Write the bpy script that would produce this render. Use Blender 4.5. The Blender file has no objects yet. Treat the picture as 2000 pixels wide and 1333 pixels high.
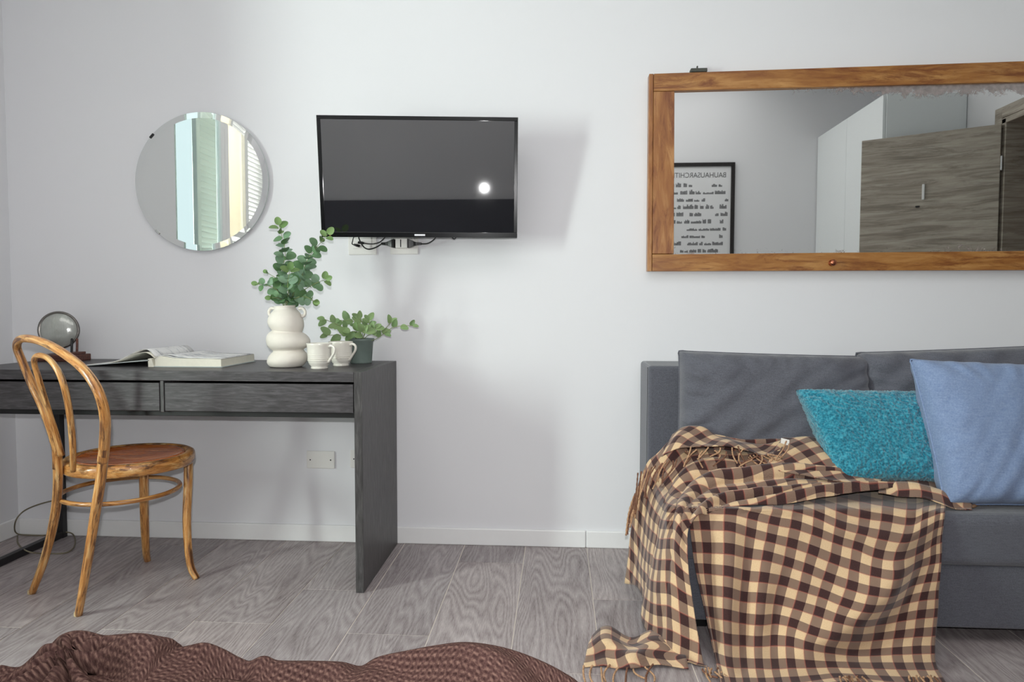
import bpy, bmesh, math, random
from mathutils import Vector, Matrix, noise
random.seed(7)
S = bpy.context.scene
COL = S.collection
R = math.radians

# ------------------------------------------------------------------ camera
FPX, YAW, PITCH, ROLL = 1375.66, 0.0658, 0.0480, 0.0013
CAM = Vector((0.652, -2.8135, 0.9669))
FW = Vector((-math.sin(YAW)*math.cos(PITCH), math.cos(YAW)*math.cos(PITCH), -math.sin(PITCH)))
RT = FW.cross(Vector((0, 0, 1))).normalized(); UP = RT.cross(FW)
RT, UP = RT*math.cos(ROLL)+UP*math.sin(ROLL), -RT*math.sin(ROLL)+UP*math.cos(ROLL)
cd = bpy.data.cameras.new('camera'); cam = bpy.data.objects.new('camera', cd); COL.objects.link(cam)
cd.sensor_width = 36; cd.lens = 36*FPX/2000; cd.clip_start = 0.01
m3 = Matrix((RT, UP, -FW)).transposed()
cam.matrix_world = Matrix.Translation(CAM) @ m3.to_4x4()
S.camera = cam

# ------------------------------------------------------------------ world and lights
S.view_settings.view_transform = 'Standard'; S.view_settings.look = 'None'
S.view_settings.exposure = 0.0; S.view_settings.gamma = 1.0; S.view_settings.use_curve_mapping = False
w = bpy.data.worlds.new('sky'); S.world = w; w.use_nodes = True
w.node_tree.nodes['Background'].inputs[0].default_value = (0.86, 0.93, 1.0, 1)
w.node_tree.nodes['Background'].inputs[1].default_value = 1.3

def area(name, loc, target, sx, sy, power, col=(1, 1, 1)):
    l = bpy.data.lights.new(name, 'AREA'); l.shape = 'RECTANGLE'; l.size = sx; l.size_y = sy
    l.energy = power; l.color = col
    o = bpy.data.objects.new(name, l); COL.objects.link(o); o.location = loc
    o.rotation_euler = (Vector(target)-Vector(loc)).to_track_quat('-Z', 'Y').to_euler()
    return o
area('window_daylight', (-2.75, -2.60, 1.42), (0.0, -2.60, 1.22), 1.1, 1.5, 460, (1.0, 0.97, 0.935))
area('ceiling_fill', (0.55, -2.5, 2.93), (0.55, -2.5, 0), 3.4, 1.5, 29, (1.0, 0.985, 0.97))  # unseen fill light added to brighten the room, not a lamp fixture
fl = bpy.data.lights.new('camera_flash', 'SPOT'); fl.energy = 85.0; fl.shadow_soft_size = 0.014; fl.spot_size = R(125); fl.spot_blend = 0.9
flo = bpy.data.objects.new('camera_flash', fl); COL.objects.link(flo); flo.location = CAM+UP*0.09-FW*0.03
flo.rotation_euler = (FW+UP*0.06).to_track_quat('-Z', 'Y').to_euler()

def P(u, v, axis, val):                     # the point of a plane seen at a pixel of the 2000x1333 frame
    d = FW*FPX+RT*(u-1000)-UP*(v-666.5)
    t = (val-CAM[axis])/d[axis]
    return CAM+d*t
def Pl(u, v, p0, n):                        # the same for a free plane
    d = FW*FPX+RT*(u-1000)-UP*(v-666.5)
    return CAM+d*((p0-CAM).dot(n)/d.dot(n))

# ------------------------------------------------------------------ materials
def lin(c):
    return tuple(((x/255)/12.92 if x/255 <= 0.04045 else ((x/255+0.055)/1.055)**2.4) for x in c)+(1,)
class NM:
    def __init__(s, name, rough=0.5, spec=0.5):
        s.m = bpy.data.materials.new(name); s.m.use_nodes = True; s.nt = s.m.node_tree
        s.b = s.nt.nodes['Principled BSDF']; s.b.inputs['Roughness'].default_value = rough
        s.b.inputs['Specular IOR Level'].default_value = spec
    def n(s, typ, props=None, **ins):
        nd = s.nt.nodes.new('ShaderNode'+typ)
        for k, v in (props or {}).items(): setattr(nd, k, v)
        for k, v in ins.items():
            key = int(k[1:]) if k[0] == 'i' and k[1:].isdigit() else k.replace('_', ' ')
            s.put(nd.inputs[key], v)
        return nd
    def put(s, sock, v):
        if isinstance(v, bpy.types.Node): v = v.outputs[0]
        if isinstance(v, bpy.types.NodeSocket): s.nt.links.new(v, sock)
        else: sock.default_value = v
    def math(s, op, a, b=0.0, c=0.0, clamp=False):
        return s.n('Math', {'operation': op, 'use_clamp': clamp}, i0=a, i1=b, i2=c)
    def mix(s, f, a, b):
        nd = s.nt.nodes.new('ShaderNodeMix'); nd.data_type = 'RGBA'
        s.put(nd.inputs[0], f); s.put(nd.inputs[6], a); s.put(nd.inputs[7], b)
        return nd.outputs[2]
    def ramp(s, f, stops):
        nd = s.nt.nodes.new('ShaderNodeValToRGB'); s.put(nd.inputs[0], f)
        e = nd.color_ramp.elements
        while len(e) < len(stops): e.new(0.5)
        for q, (p, c) in zip(e, stops): q.position = p; q.color = c
        return nd.outputs[0]
    def mapping(s, src, scale=(1, 1, 1), rot=(0, 0, 0), loc=None):
        nd = s.n('Mapping', Scale=scale, Rotation=rot, Vector=src)
        if loc is not None: s.put(nd.inputs['Location'], loc)
        return nd
    def noise(s, vec, scale, detail=4.0, rough=0.55, dist=0.0):
        return s.n('TexNoise', Vector=vec, Scale=scale, Detail=detail, Roughness=rough, Distortion=dist).outputs[0]
    def coord(s, k='Object'):
        return s.n('TexCoord').outputs[k]
    def bump(s, h, strength=0.2, dist=0.01):
        bp = s.n('Bump', Strength=strength, Distance=dist, Height=h); s.nt.links.new(bp.outputs[0], s.b.inputs['Normal'])
    def base(s, c): s.put(s.b.inputs['Base Color'], c)
    def set(s, k, v): s.put(s.b.inputs[k], v)

MATS = {}
def plain(name, rgb, rough=0.5, spec=0.5, metal=0.0, noise_amt=0.06, nscale=30, bump=0.0):
    if name in MATS: return MATS[name]
    k = NM(name, rough, spec); c = lin(rgb)
    f = k.noise(k.coord(), nscale)
    d = tuple(x*(1-noise_amt*2) for x in c[:3])+(1,)
    k.base(k.mix(f, d, tuple(min(1, x*(1+noise_amt*2)) for x in c[:3])+(1,)))
    k.set('Metallic', metal)
    if bump: k.bump(f, bump, 0.004)
    MATS[name] = k.m; return k.m

def wall_mat(name, rgb):
    k = NM(name, 0.85, 0.2); c = lin(rgb); co = k.coord()
    k.base(k.mix(k.noise(co, 1.5, 3), tuple(x*0.985 for x in c[:3])+(1,), c))
    k.bump(k.noise(co, 220, 3), 0.06, 0.002); return k.m
WALL = wall_mat('wall_paint', (230, 230, 233))
CEIL = wall_mat('ceiling_paint', (214, 214, 214))
WHITE = plain('white_lacquer', (236, 236, 236), 0.4, noise_amt=0.01)
SOCKET = plain('white_plastic', (232, 230, 226), 0.35, noise_amt=0.01)
BLACKP = plain('black_plastic', (14, 14, 15), 0.3)
CHROME = plain('brushed_metal', (200, 200, 200), 0.25, metal=1.0)
BLACKR = plain('black_rail', (9, 9, 10), 0.5)
DARKMET = plain('dark_metal', (30, 29, 31), 0.45, noise_amt=0.05)

def wood(name, cols, scale, stretch=(1, 1, 1), rough=0.45, dark=None, darkamt=0.5, bump=0.1, coat=0.0, dscale=6, spec=0.5, rest=False):
    k = NM(name, rough, spec); co = k.n('Attribute', {'attribute_name': 'grain'}).outputs['Vector'] if rest else k.coord()
    oi = k.n('ObjectInfo').outputs['Random']
    off = k.n('CombineXYZ', X=k.math('MULTIPLY', oi, 13.0), Y=k.math('MULTIPLY', oi, 7.0), Z=k.math('MULTIPLY', oi, 3.0))
    v = k.mapping(co, stretch, loc=off)
    g = k.noise(v, scale, 8, 0.65, 0.6)
    col = k.ramp(g, [(0.3, lin(cols[0])), (0.5, lin(cols[1])), (0.7, lin(cols[2]))])
    if dark:
        v2 = k.mapping(co, tuple(q*0.6 for q in stretch), loc=off)
        st = k.noise(v2, scale*dscale/6, 10, 0.75, 1.2)
        mk = k.ramp(st, [(0.5, (0, 0, 0, 1)), (0.60, (1, 1, 1, 1))])
        col = k.mix(k.math('MULTIPLY', mk, darkamt), col, lin(dark))
    k.base(col); k.bump(g, bump, 0.003)
    if coat: k.set('Coat Weight', coat)
    return k.m

def floor_mat():
    k = NM('oak_laminate', 0.42, 0.45); co = k.coord()
    oi = k.n('ObjectInfo').outputs['Random']
    off = k.n('CombineXYZ', X=k.math('MULTIPLY', oi, 31.0), Y=k.math('MULTIPLY', oi, 57.0))
    v = k.mapping(co, (1, 1, 1), loc=off)
    big = k.noise(k.mapping(v, (6.0, 0.75, 1)), 1.0, 2, 0.45, 0.25)          # cathedral field
    rings = k.math('PINGPONG', k.math('MULTIPLY', big, 58.0), 1.0)
    wob = k.noise(k.mapping(v, (150, 13, 1)), 1.0, 6, 0.75, 1.2)
    fine = k.noise(k.mapping(v, (420, 22, 1)), 1.0, 7, 0.8)
    blot = k.noise(k.mapping(v, (7, 2.5, 1)), 1.0, 3)
    g = k.math('ADD', k.math('MULTIPLY', rings, 0.12), k.math('ADD', k.math('MULTIPLY', wob, 0.24), k.math('ADD', k.math('MULTIPLY', fine, 0.66), k.math('MULTIPLY', k.math('SUBTRACT', blot, 0.5), 0.25))))
    col = k.ramp(g, [(0.32, lin((98, 88, 87))), (0.45, lin((150, 140, 139))), (0.57, lin((174, 165, 164))), (0.73, lin((206, 198, 196)))])
    tint = k.mix(oi, (0.86, 0.86, 0.88, 1), (1.05, 1.03, 1.03, 1))
    mul = k.nt.nodes.new('ShaderNodeMix'); mul.data_type = 'RGBA'; mul.blend_type = 'MULTIPLY'
    mul.inputs[0].default_value = 1; k.put(mul.inputs[6], col); k.put(mul.inputs[7], tint)
    k.base(mul.outputs[2]); k.bump(g, 0.18, 0.002)
    k.set('Roughness', k.ramp(g, [(0.2, (0.55,)*3+(1,)), (0.8, (0.38,)*3+(1,))]))
    return k.m
FLOORM = floor_mat()
SEAM = plain('plank_seam_glint', (226, 218, 208), 0.7, 0.2)  # pale tone paints the reflection along the plank edges
DESK = wood('blackbrown_ash', [(44, 41, 43), (66, 63, 65), (90, 87, 90)], 14, (1.0, 9, 9), 0.42, bump=0.12)
DESKV = wood('blackbrown_ash_upright', [(44, 42, 43), (68, 66, 66), (92, 90, 90)], 14, (9, 9, 1.0), 0.42, bump=0.12)
CHW = dict(rough=0.33, dark=(74, 36, 14), darkamt=0.9, bump=0.3, coat=0.35, dscale=6)
CHAIRW = wood('worn_honey_beech', [(140, 80, 30), (194, 136, 72), (228, 190, 132)], 6, (16, 16, 1.6), rest=True, **CHW)
CHAIRR = wood('worn_honey_beech_rim', [(140, 80, 30), (194, 136, 72), (228, 190, 132)], 6, (3, 3, 14), **CHW)
CHAIRS = wood('worn_red_brown_seat', [(150, 70, 22), (190, 98, 36), (210, 124, 56)], 7, (1.0, 6, 4), 0.25, dark=(226, 196, 168), darkamt=0.45, bump=0.2, coat=0.5, dscale=8)
AMBER = wood('old_amber_pine', [(124, 72, 32), (160, 108, 54), (190, 142, 84)], 5, (0.9, 6, 6), 0.38, dark=(112, 58, 24), darkamt=0.8, bump=0.15, coat=0.2)
AMBERV = wood('old_amber_pine_upright', [(118, 66, 32), (156, 102, 54), (188, 140, 88)], 5, (6, 6, 0.9), 0.38, dark=(108, 54, 24), darkamt=0.8, bump=0.15, coat=0.2)
DOORW = wood('grey_oak_veneer', [(136, 126, 115), (172, 162, 149), (196, 187, 174)], 4.0, (0.7, 0.7, 8), 0.5, dark=(112, 102, 92), darkamt=0.6, bump=0.05)
LAMPW = wood('dark_red_wood', [(62, 34, 28), (92, 52, 42), (116, 70, 56)], 18, (1, 6, 6), 0.45)

def fabric(name, rgb, rgb2, wscale=900, bump=0.35, sheen=0.3, rough=0.9, mot=60):
    k = NM(name, rough, 0.15); co = k.coord()
    a = k.n('TexWave', {'wave_type': 'BANDS', 'bands_direction': 'X'}, Vector=co, Scale=wscale/6.28, Distortion=1.5, Detail=2.0).outputs[1]
    b = k.n('TexWave', {'wave_type': 'BANDS', 'bands_direction': 'Z'}, Vector=co, Scale=wscale/6.28, Distortion=1.5, Detail=2.0).outputs[1]
    wv = k.math('MULTIPLY', a, b)
    f = k.math('ADD', k.math('MULTIPLY', k.noise(co, mot*6, 4, 0.7), 0.8), k.math('MULTIPLY', k.noise(k.mapping(co, (1, 1, 9)), mot, 3), 0.35))
    k.base(k.mix(k.ramp(f, [(0.35, (0, 0, 0, 1)), (0.78, (1, 1, 1, 1))]), lin(rgb), lin(rgb2)))
    k.bump(k.math('ADD', wv, f), bump, 0.0012); k.set('Sheen Weight', sheen)
    return k.m
SOFAF = fabric('charcoal_weave', (72, 73, 80), (108, 109, 118))
BLUEF = fabric('blue_linen', (104, 124, 162), (142, 160, 190), 700, 0.4, 0.2, mot=40)
SHEET = fabric('white_cotton', (236, 236, 238), (244, 244, 246), 900, 0.15, 0.0)

def teal_mat():
    k = NM('teal_plush', 0.95, 0.1); co = k.coord()
    vo = k.n('TexVoronoi', Vector=co, Scale=150.0).outputs['Distance']
    nz = k.noise(co, 90, 5, 0.7)
    f = k.math('ADD', k.math('MULTIPLY', nz, 0.8), k.math('MULTIPLY', vo, 0.35))
    big = k.noise(co, 9, 3)
    c = k.ramp(f, [(0.3, lin((10, 78, 98))), (0.52, lin((28, 122, 146))), (0.75, lin((76, 172, 192)))])
    k.base(k.mix(k.math('MULTIPLY', big, 0.3), c, lin((22, 112, 134))))
    k.bump(f, 0.9, 0.006); k.set('Sheen Weight', 0.6); return k.m
TEAL = teal_mat()

def check_mat():
    k = NM('brown_gingham_wool', 0.95, 0.1); uv = k.coord('UV'); p = 0.062
    sp = k.n('SeparateXYZ', Vector=uv)
    def band(s):
        fr = k.math('FRACT', k.math('ADD', k.math('DIVIDE', s, p), 50.0))
        on = k.math('LESS_THAN', fr, 0.5)
        d1 = k.math('ABSOLUTE', k.math('SUBTRACT', fr, 0.5)); d0 = k.math('MINIMUM', fr, k.math('SUBTRACT', 1.0, fr))
        ln = k.math('LESS_THAN', d0, 0.035)
        return on, ln
    bx, lx = band(sp.outputs[0]); by, ly = band(sp.outputs[1])
    sm = k.math('ADD', bx, by)
    tw = k.noise(k.mapping(uv, (1, 1, 1)), 900, 2, 0.8)
    cream = k.mix(k.noise(uv, 300, 3), lin((196, 164, 126)), lin((226, 198, 160)))
    dark = k.mix(k.noise(uv, 300, 3), lin((48, 30, 30)), lin((78, 54, 52)))
    mid = k.mix(k.ramp(tw, [(0.4, (0, 0, 0, 1)), (0.6, (1, 1, 1, 1))]), lin((98, 74, 66)), lin((158, 132, 112)))
    c = k.mix(k.math('GREATER_THAN', sm, 0.5), cream, mid)
    c = k.mix(k.math('GREATER_THAN', sm, 1.5), c, dark)
    c = k.mix(k.math('MULTIPLY', k.math('MAXIMUM', lx, ly), 0.30), c, lin((186, 100, 86)))
    k.base(c); k.bump(tw, 0.25, 0.0012); k.set('Sheen Weight', 0.25)
    return k.m
CHECK = check_mat()
FRINGE = plain('twisted_wool_cord', (176, 140, 110), 0.95, 0.1, noise_amt=0.3, nscale=160)
FRINGED = plain('dark_twisted_wool_cord', (120, 86, 70), 0.95, 0.1, noise_amt=0.3, nscale=160)

def knit_mat():
    k = NM('brown_waffle_knit', 0.97, 0.08); uv = k.coord('UV')
    sp = k.n('SeparateXYZ', Vector=uv)
    a = k.math('SINE', k.math('MULTIPLY', sp.outputs[0], 6.283/0.011)); b = k.math('SINE', k.math('MULTIPLY', sp.outputs[1], 6.283/0.008))
    s = k.math('ADD', k.math('MULTIPLY', k.math('MULTIPLY', a, b), 0.12), k.math('MULTIPLY', b, 0.10))
    s = k.math('ADD', s, k.math('MULTIPLY', k.noise(uv, 260, 4, 0.7), 1.0))
    k.base(k.ramp(s, [(0.22, lin((50, 33, 32))), (0.5, lin((80, 58, 54))), (0.8, lin((124, 98, 88)))]))
    k.bump(s, 0.6, 0.004); k.set('Sheen Weight', 0.1); k.set('Sheen Tint', lin((150, 110, 96))); return k.m
KNIT = knit_mat()

def mirror_mat(name, foxed=False):
    k = NM(name, 0.0, 0.5); k.base((0.86, 0.88, 0.865, 1)); k.set('Metallic', 1.0); k.set('Roughness', 0.012)
    if foxed:
        uv = k.coord('UV'); sp = k.n('SeparateXYZ', Vector=uv); u, v = sp.outputs[0], sp.outputs[1]
        co = k.coord()
        n1 = k.noise(co, 34, 6, 0.75, 0.8); n2 = k.noise(co, 4.0, 3)
        top = k.math('SUBTRACT', v, 0.875)                         # upper edge
        top = k.math('MULTIPLY', k.math('MULTIPLY', top, 4.2, clamp=True), k.n('MapRange', i0=u, i1=0.12, i2=0.62, i3=0.12, i4=1.0).outputs[0])
        bot = k.math('MULTIPLY', k.math('SUBTRACT', 0.11, v), 2.2, clamp=True)
        e = k.math('ADD', top, bot)
        msk = k.math('ADD', k.math('MULTIPLY', n1, 0.75), k.math('ADD', k.math('MULTIPLY', n2, 0.25), e))
        msk = k.ramp(msk, [(0.72, (0, 0, 0, 1)), (0.80, (1, 1, 1, 1))])
        msk = k.math('MULTIPLY', msk, k.math('GREATER_THAN', e, 0.02))
        d = k.nt.nodes.new('ShaderNodeBsdfDiffuse'); k.put(d.inputs[0], k.mix(k.noise(co, 60, 4), lin((96, 84, 82)), lin((178, 166, 162))))
        mx = k.nt.nodes.new('ShaderNodeMixShader'); k.put(mx.inputs[0], k.math('MULTIPLY', msk, 0.8))
        k.nt.links.new(k.b.outputs[0], mx.inputs[1]); k.nt.links.new(d.outputs[0], mx.inputs[2])
        k.nt.links.new(mx.outputs[0], k.nt.nodes['Material Output'].inputs[0])
    return k.m
MIRROR = mirror_mat('silvered_glass'); FOXED = mirror_mat('foxed_silvered_glass', True)

# ------------------------------------------------------------------ mesh helpers
ORG = {}
def org(o): return ORG.get(o.name, Vector((0, 0, 0))) if o else Vector((0, 0, 0))
def tag(o, label=None, cat=None, group=None, kind=None):
    if label: o['label'] = label
    if cat: o['category'] = cat
    if group: o['group'] = group
    if kind: o['kind'] = kind
    return o
def thing(name, loc, label, cat, group=None):
    o = bpy.data.objects.new(name, None); COL.objects.link(o); o.location = loc; o.empty_display_size = 0.05
    ORG[o.name] = Vector(loc); return tag(o, label, cat, group)
def link(name, me, mat, parent=None):
    o = bpy.data.objects.new(name, me); COL.objects.link(o)
    if mat and not me.materials: me.materials.append(mat)
    if parent: o.parent = parent
    ORG[o.name] = org(parent); return o
def mk(name, verts, faces, mat, parent=None, uv=None, smooth=True, base=None):
    """vertices in world metres; stored relative to the parent's origin (or to base for a free object)"""
    o3 = org(parent) if parent else (Vector(base) if base is not None else Vector((0, 0, 0)))
    me = bpy.data.meshes.new(name); me.from_pydata([tuple(Vector(v)-o3) for v in verts], [], faces)
    if uv:
        l = me.uv_layers.new(name='UVMap')
        for lp in me.loops: l.data[lp.index].uv = uv[lp.vertex_index]
    if smooth: me.polygons.foreach_set('use_smooth', [True]*len(me.polygons))
    me.update()
    o = link(name, me, mat, parent)
    if not parent: o.location = o3; ORG[o.name] = o3
    return o
def frombm(name, bm, mat, parent=None, smooth=False, base=None):
    o3 = org(parent) if parent else (Vector(base) if base is not None else Vector((0, 0, 0)))
    bmesh.ops.translate(bm, verts=bm.verts, vec=-o3)
    me = bpy.data.meshes.new(name); bm.to_mesh(me); bm.free()
    if smooth:
        me.polygons.foreach_set('use_smooth', [True]*len(me.polygons))
    o = link(name, me, mat, parent)
    if not parent: o.location = o3; ORG[o.name] = o3
    return o
def addbox(bm, lo, hi, bev=0.0, seg=2, mat4=None):
    lo, hi = Vector(lo), Vector(hi)
    b2 = bmesh.new(); bmesh.ops.create_cube(b2, size=1)
    for v in b2.verts: v.co = Vector(((v.co.x+.5)*(hi.x-lo.x)+lo.x, (v.co.y+.5)*(hi.y-lo.y)+lo.y, (v.co.z+.5)*(hi.z-lo.z)+lo.z))
    if bev: bmesh.ops.bevel(b2, geom=list(b2.edges), offset=bev, segments=seg, affect='EDGES', profile=0.5)
    if mat4 is not None: bmesh.ops.transform(b2, matrix=mat4, verts=b2.verts)
    t = bpy.data.meshes.new('t'); b2.to_mesh(t); b2.free(); bm.from_mesh(t); bpy.data.meshes.remove(t)
def box(name, lo, hi, mat, parent=None, bev=0.0015, seg=2, mat4=None, base=None):
    bm = bmesh.new(); addbox(bm, lo, hi, bev, seg, mat4)
    if not parent and base is None: base = ((lo[0]+hi[0])/2, (lo[1]+hi[1])/2, lo[2])
    return frombm(name, bm, mat, parent, base=base)
def quadbox(name, front, depth, mat, parent, bev=0.002):
    """prism of a front polygon pushed along depth"""
    bm = bmesh.new(); a = [bm.verts.new(p) for p in front]; b = [bm.verts.new(Vector(p)+Vector(depth)) for p in front]
    n = len(front); bm.faces.new(a); bm.faces.new(b[::-1])
    for i in range(n): bm.faces.new((a[i], b[i], b[(i+1) % n], a[(i+1) % n]))
    bmesh.ops.recalc_face_normals(bm, faces=bm.faces)
    if bev: bmesh.ops.bevel(bm, geom=list(bm.edges), offset=bev, segments=2, affect='EDGES', profile=0.5)
    return frombm(name, bm, mat, parent)
def cr(pts, n, closed=False):
    """Catmull-Rom through points"""
    pts = [Vector(p) for p in pts]; out = []; L = len(pts)
    segs = L if closed else L-1
    for i in range(segs):
        if closed: p0, p1, p2, p3 = pts[(i-1) % L], pts[i], pts[(i+1) % L], pts[(i+2) % L]
        else:
            p1, p2 = pts[i], pts[i+1]
            p0 = pts[i-1] if i else p1*2-p2
            p3 = pts[i+2] if i+2 < L else p2*2-p1
        for k in range(n):
            t = k/n
            out.append(0.5*((2*p1)+(p2-p0)*t+(2*p0-5*p1+4*p2-p3)*t*t+(3*p1-p0-3*p2+p3)*t**3))
    if not closed: out.append(pts[-1])
    return out
def crv(vals, n, closed=False):
    return [v.x for v in cr([Vector((a, 0, 0)) for a in vals], n, closed)]
def tubedata(path, rad, ns=12, closed=False):
    n = len(path); V = []; F = []
    rad = rad if isinstance(rad, (list, tuple)) else [rad]*n
    T = []
    for i in range(n):
        a = path[(i-1) % n] if (closed or i) else path[0]
        b = path[(i+1) % n] if (closed or i < n-1) else path[-1]
        T.append((b-a).normalized())
    nrm = T[0].orthogonal().normalized()
    for i in range(n):
        if i: nrm = (nrm-T[i]*nrm.dot(T[i])).normalized()
        bi = T[i].cross(nrm)
        for k in range(ns):
            a = 2*math.pi*k/ns
            V.append(path[i]+(nrm*math.cos(a)+bi*math.sin(a))*rad[i])
    for i in range(n if closed else n-1):
        for k in range(ns):
            a, b = i*ns+k, i*ns+(k+1) % ns; j = (i+1) % n
            F.append((a, b, j*ns+(k+1) % ns, j*ns+k))
    if not closed: F.append(tuple(range(ns))[::-1]); F.append(tuple(range((n-1)*ns, n*ns)))
    return V, F
def restattr(o, path, ns, rad):
    at = o.data.attributes.new('grain', 'FLOAT_VECTOR', 'POINT'); L = 0
    for i, p in enumerate(path):
        if i: L += (p-path[i-1]).length
        for k in range(ns):
            a = 2*math.pi*k/ns; at.data[i*ns+k].vector = (math.cos(a)*rad[i], math.sin(a)*rad[i], L)
def tube(name, pts, rad, mat, parent=None, n=8, ns=12, closed=False, base=None):
    path = cr(pts, n, closed)
    if isinstance(rad, (list, tuple)): rad = crv(rad, n, closed)
    V, F = tubedata(path, rad, ns, closed)
    o = mk(name, V, F, mat, parent, base=base)
    restattr(o, path, ns, rad if isinstance(rad, list) else [rad]*len(path)); return o
def lathe(name, prof, c, mat, parent=None, ns=48, axis=None, base=None, wob=None, caps=True):
    """profile of (radius, height) about an upright (or given) axis at c"""
    c = Vector(c); ax = Vector(axis).normalized() if axis is not None else Vector((0, 0, 1))
    e1 = ax.orthogonal().normalized(); e2 = ax.cross(e1); V = []; F = []
    if axis is None: e1, e2 = Vector((1, 0, 0)), Vector((0, 1, 0))
    for i, (r, h) in enumerate(prof):
        for k in range(ns):
            a = 2*math.pi*k/ns
            p = c+ax*h+(e1*math.cos(a)+e2*math.sin(a))*r
            if wob: p = p+wob(h, a)
            V.append(p)
    for i in range(len(prof)-1):
        for k in range(ns): F.append((i*ns+k, i*ns+(k+1) % ns, (i+1)*ns+(k+1) % ns, (i+1)*ns+k))
    if caps and prof[0][0] > 1e-5: F.append(tuple(range(ns))[::-1])
    if caps and prof[-1][0] > 1e-5: F.append(tuple(range((len(prof)-1)*ns, len(prof)*ns)))
    return mk(name, V, F, mat, parent, base=base)
def netsurf(ctrl, nu, nv):
    """bicubic surface through a net of control points; returns rows of points"""
    rows = [cr(r, nu) for r in ctrl]
    cols = list(zip(*rows))
    return [list(r) for r in zip(*[cr(c, nv) for c in cols])]
def gridmesh(name, rows, mat, parent, uvrows=None, thick=0.0, base=None):
    H, W = len(rows), len(rows[0]); V = [p for r in rows for p in r]
    F = [(i*W+j, i*W+j+1, (i+1)*W+j+1, (i+1)*W+j) for i in range(H-1) for j in range(W-1)]
    uv = [q for r in uvrows for q in r] if uvrows else None
    o = mk(name, V, F, mat, parent, uv, base=base)
    if thick:
        md = o.modifiers.new('thickness', 'SOLIDIFY'); md.thickness = thick; md.offset = 0
    return o
def arcuv(rows, gu=1.0, gv=1.0, u0=0.0, v0=0.0):
    """cloth coordinates in metres from mean arc lengths"""
    H, W = len(rows), len(rows[0])
    uv = [[None]*W for _ in range(H)]
    for i in range(H):
        s = 0
        for j in range(W):
            if j: s += (rows[i][j]-rows[i][j-1]).length
            uv[i][j] = [u0+s*gu, 0]
    for j in range(W):
        s = 0
        for i in range(H):
            if i: s += (rows[i][j]-rows[i-1][j]).length
            uv[i][j][1] = v0+s*gv
    return [[tuple(q) for q in r] for r in uv]
def sstep(a, b, x):
    t = max(0, min(1, (x-a)/(b-a))); return t*t*(3-2*t)
def nz(p, s, seed=0.0): return noise.noise(Vector(p)*s+Vector((seed, seed*1.7, -seed)))

# ================================================================== THE SETTING
XL, XR, YR, ZC = -1.6366, 3.375, -3.43, 3.0
def struct(o): o['kind'] = 'structure'; return o
struct(box('wall_back', (XL-.3, 0, -.05), (XR+.3, .2, ZC), WALL, bev=0))
struct(box('wall_rear', (XL-.3, YR-.2, -.05), (XR+.3, YR, ZC), WALL, bev=0))
struct(box('ceiling', (XL-.3, YR-.2, ZC), (4.9, .2, ZC+.15), CEIL, bev=0))
floor = struct(box('floor', (XL-.4, YR-.2, -.08), (4.9, .2, -.0018), SEAM, bev=0, base=(0, 0, 0)))
# left wall with a tall window opening
WY0, WY1, WZ0, WZ1 = -2.95, -1.335, 0.25, 2.72
bm = bmesh.new()
TW = 0.32
addbox(bm, (XL-TW, YR-.2, -.05), (XL, WY0, ZC)); addbox(bm, (XL-TW, WY1, -.05), (XL, .2, ZC))
addbox(bm, (XL-TW, WY0, -.05), (XL, WY1, WZ0)); addbox(bm, (XL-TW, WY0, WZ1), (XL, WY1, ZC))
struct(frombm('wall_left', bm, WALL))
# right wall with a door opening
DY0, DY1, DZ = -1.80, -0.98, 2.12
bm = bmesh.new()
addbox(bm, (XR, YR-.2, -.05), (XR+.14, DY0, ZC)); addbox(bm, (XR, DY1, -.05), (XR+.14, .2, ZC)); addbox(bm, (XR, DY0, DZ), (XR+.14, DY1, ZC))
struct(frombm('wall_right', bm, WALL))
HALL = wall_mat('hall_paint', (168, 160, 150))
struct(box('wall_hall_end', (4.75, YR, -.05), (4.9, .2, ZC), HALL, bev=0))
struct(box('wall_hall_rear', (XR+.14, YR-.1, -.05), (4.75, YR, ZC), HALL, bev=0))
struct(box('wall_hall_front', (XR+.14, 0, -.05), (4.75, .2, ZC), HALL, bev=0))

# floor boards, each its own piece
PW, PL = 0.247, 1.285
def plank_mesh(length):
    bm = bmesh.new(); addbox(bm, (0, 0, -.0017), (PW-.0034, length-.0034, 0), 0.0004, 1)
    me = bpy.data.meshes.new('plank'); bm.to_mesh(me); bm.free(); me.materials.append(FLOORM); return me
PM = plank_mesh(PL)
end_at = {0: -.49, -1: -.86, -2: -.22, 3: -.51, 4: -1.05, 2: -.92, 1: -.78, -3: -.78, -4: -.30}
end_at.update({3: -.515})
x0 = 0.029
k0 = int(math.floor((XL-x0)/PW)); k1 = int(math.ceil((XR-x0)/PW))
for k in range(k0, k1+5):
    xs = x0+k*PW
    e = {-3: -.83, -2: -.76, -1: -.495, 0: -.805, 1: -.20, 2: -.99, 3: -.51, 4: -1.20, 5: -.35, 6: -.97, 7: -.60}.get(k, -random.random()*PL)
    if k == 2: e = -.99
    y = e
    while y < 0: y += PL
    while y > YR:
        hi = min(y, 0.0); lo = max(y-PL, YR)
        if hi-lo > 0.03:
            me = PM if abs(hi-lo-PL) < 1e-4 else plank_mesh(hi-lo)
            o = bpy.data.objects.new('plank', me); COL.objects.link(o); o.parent = floor
            o.location = (xs+.0017, lo+.0017, 0)
        y -= PL

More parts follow.
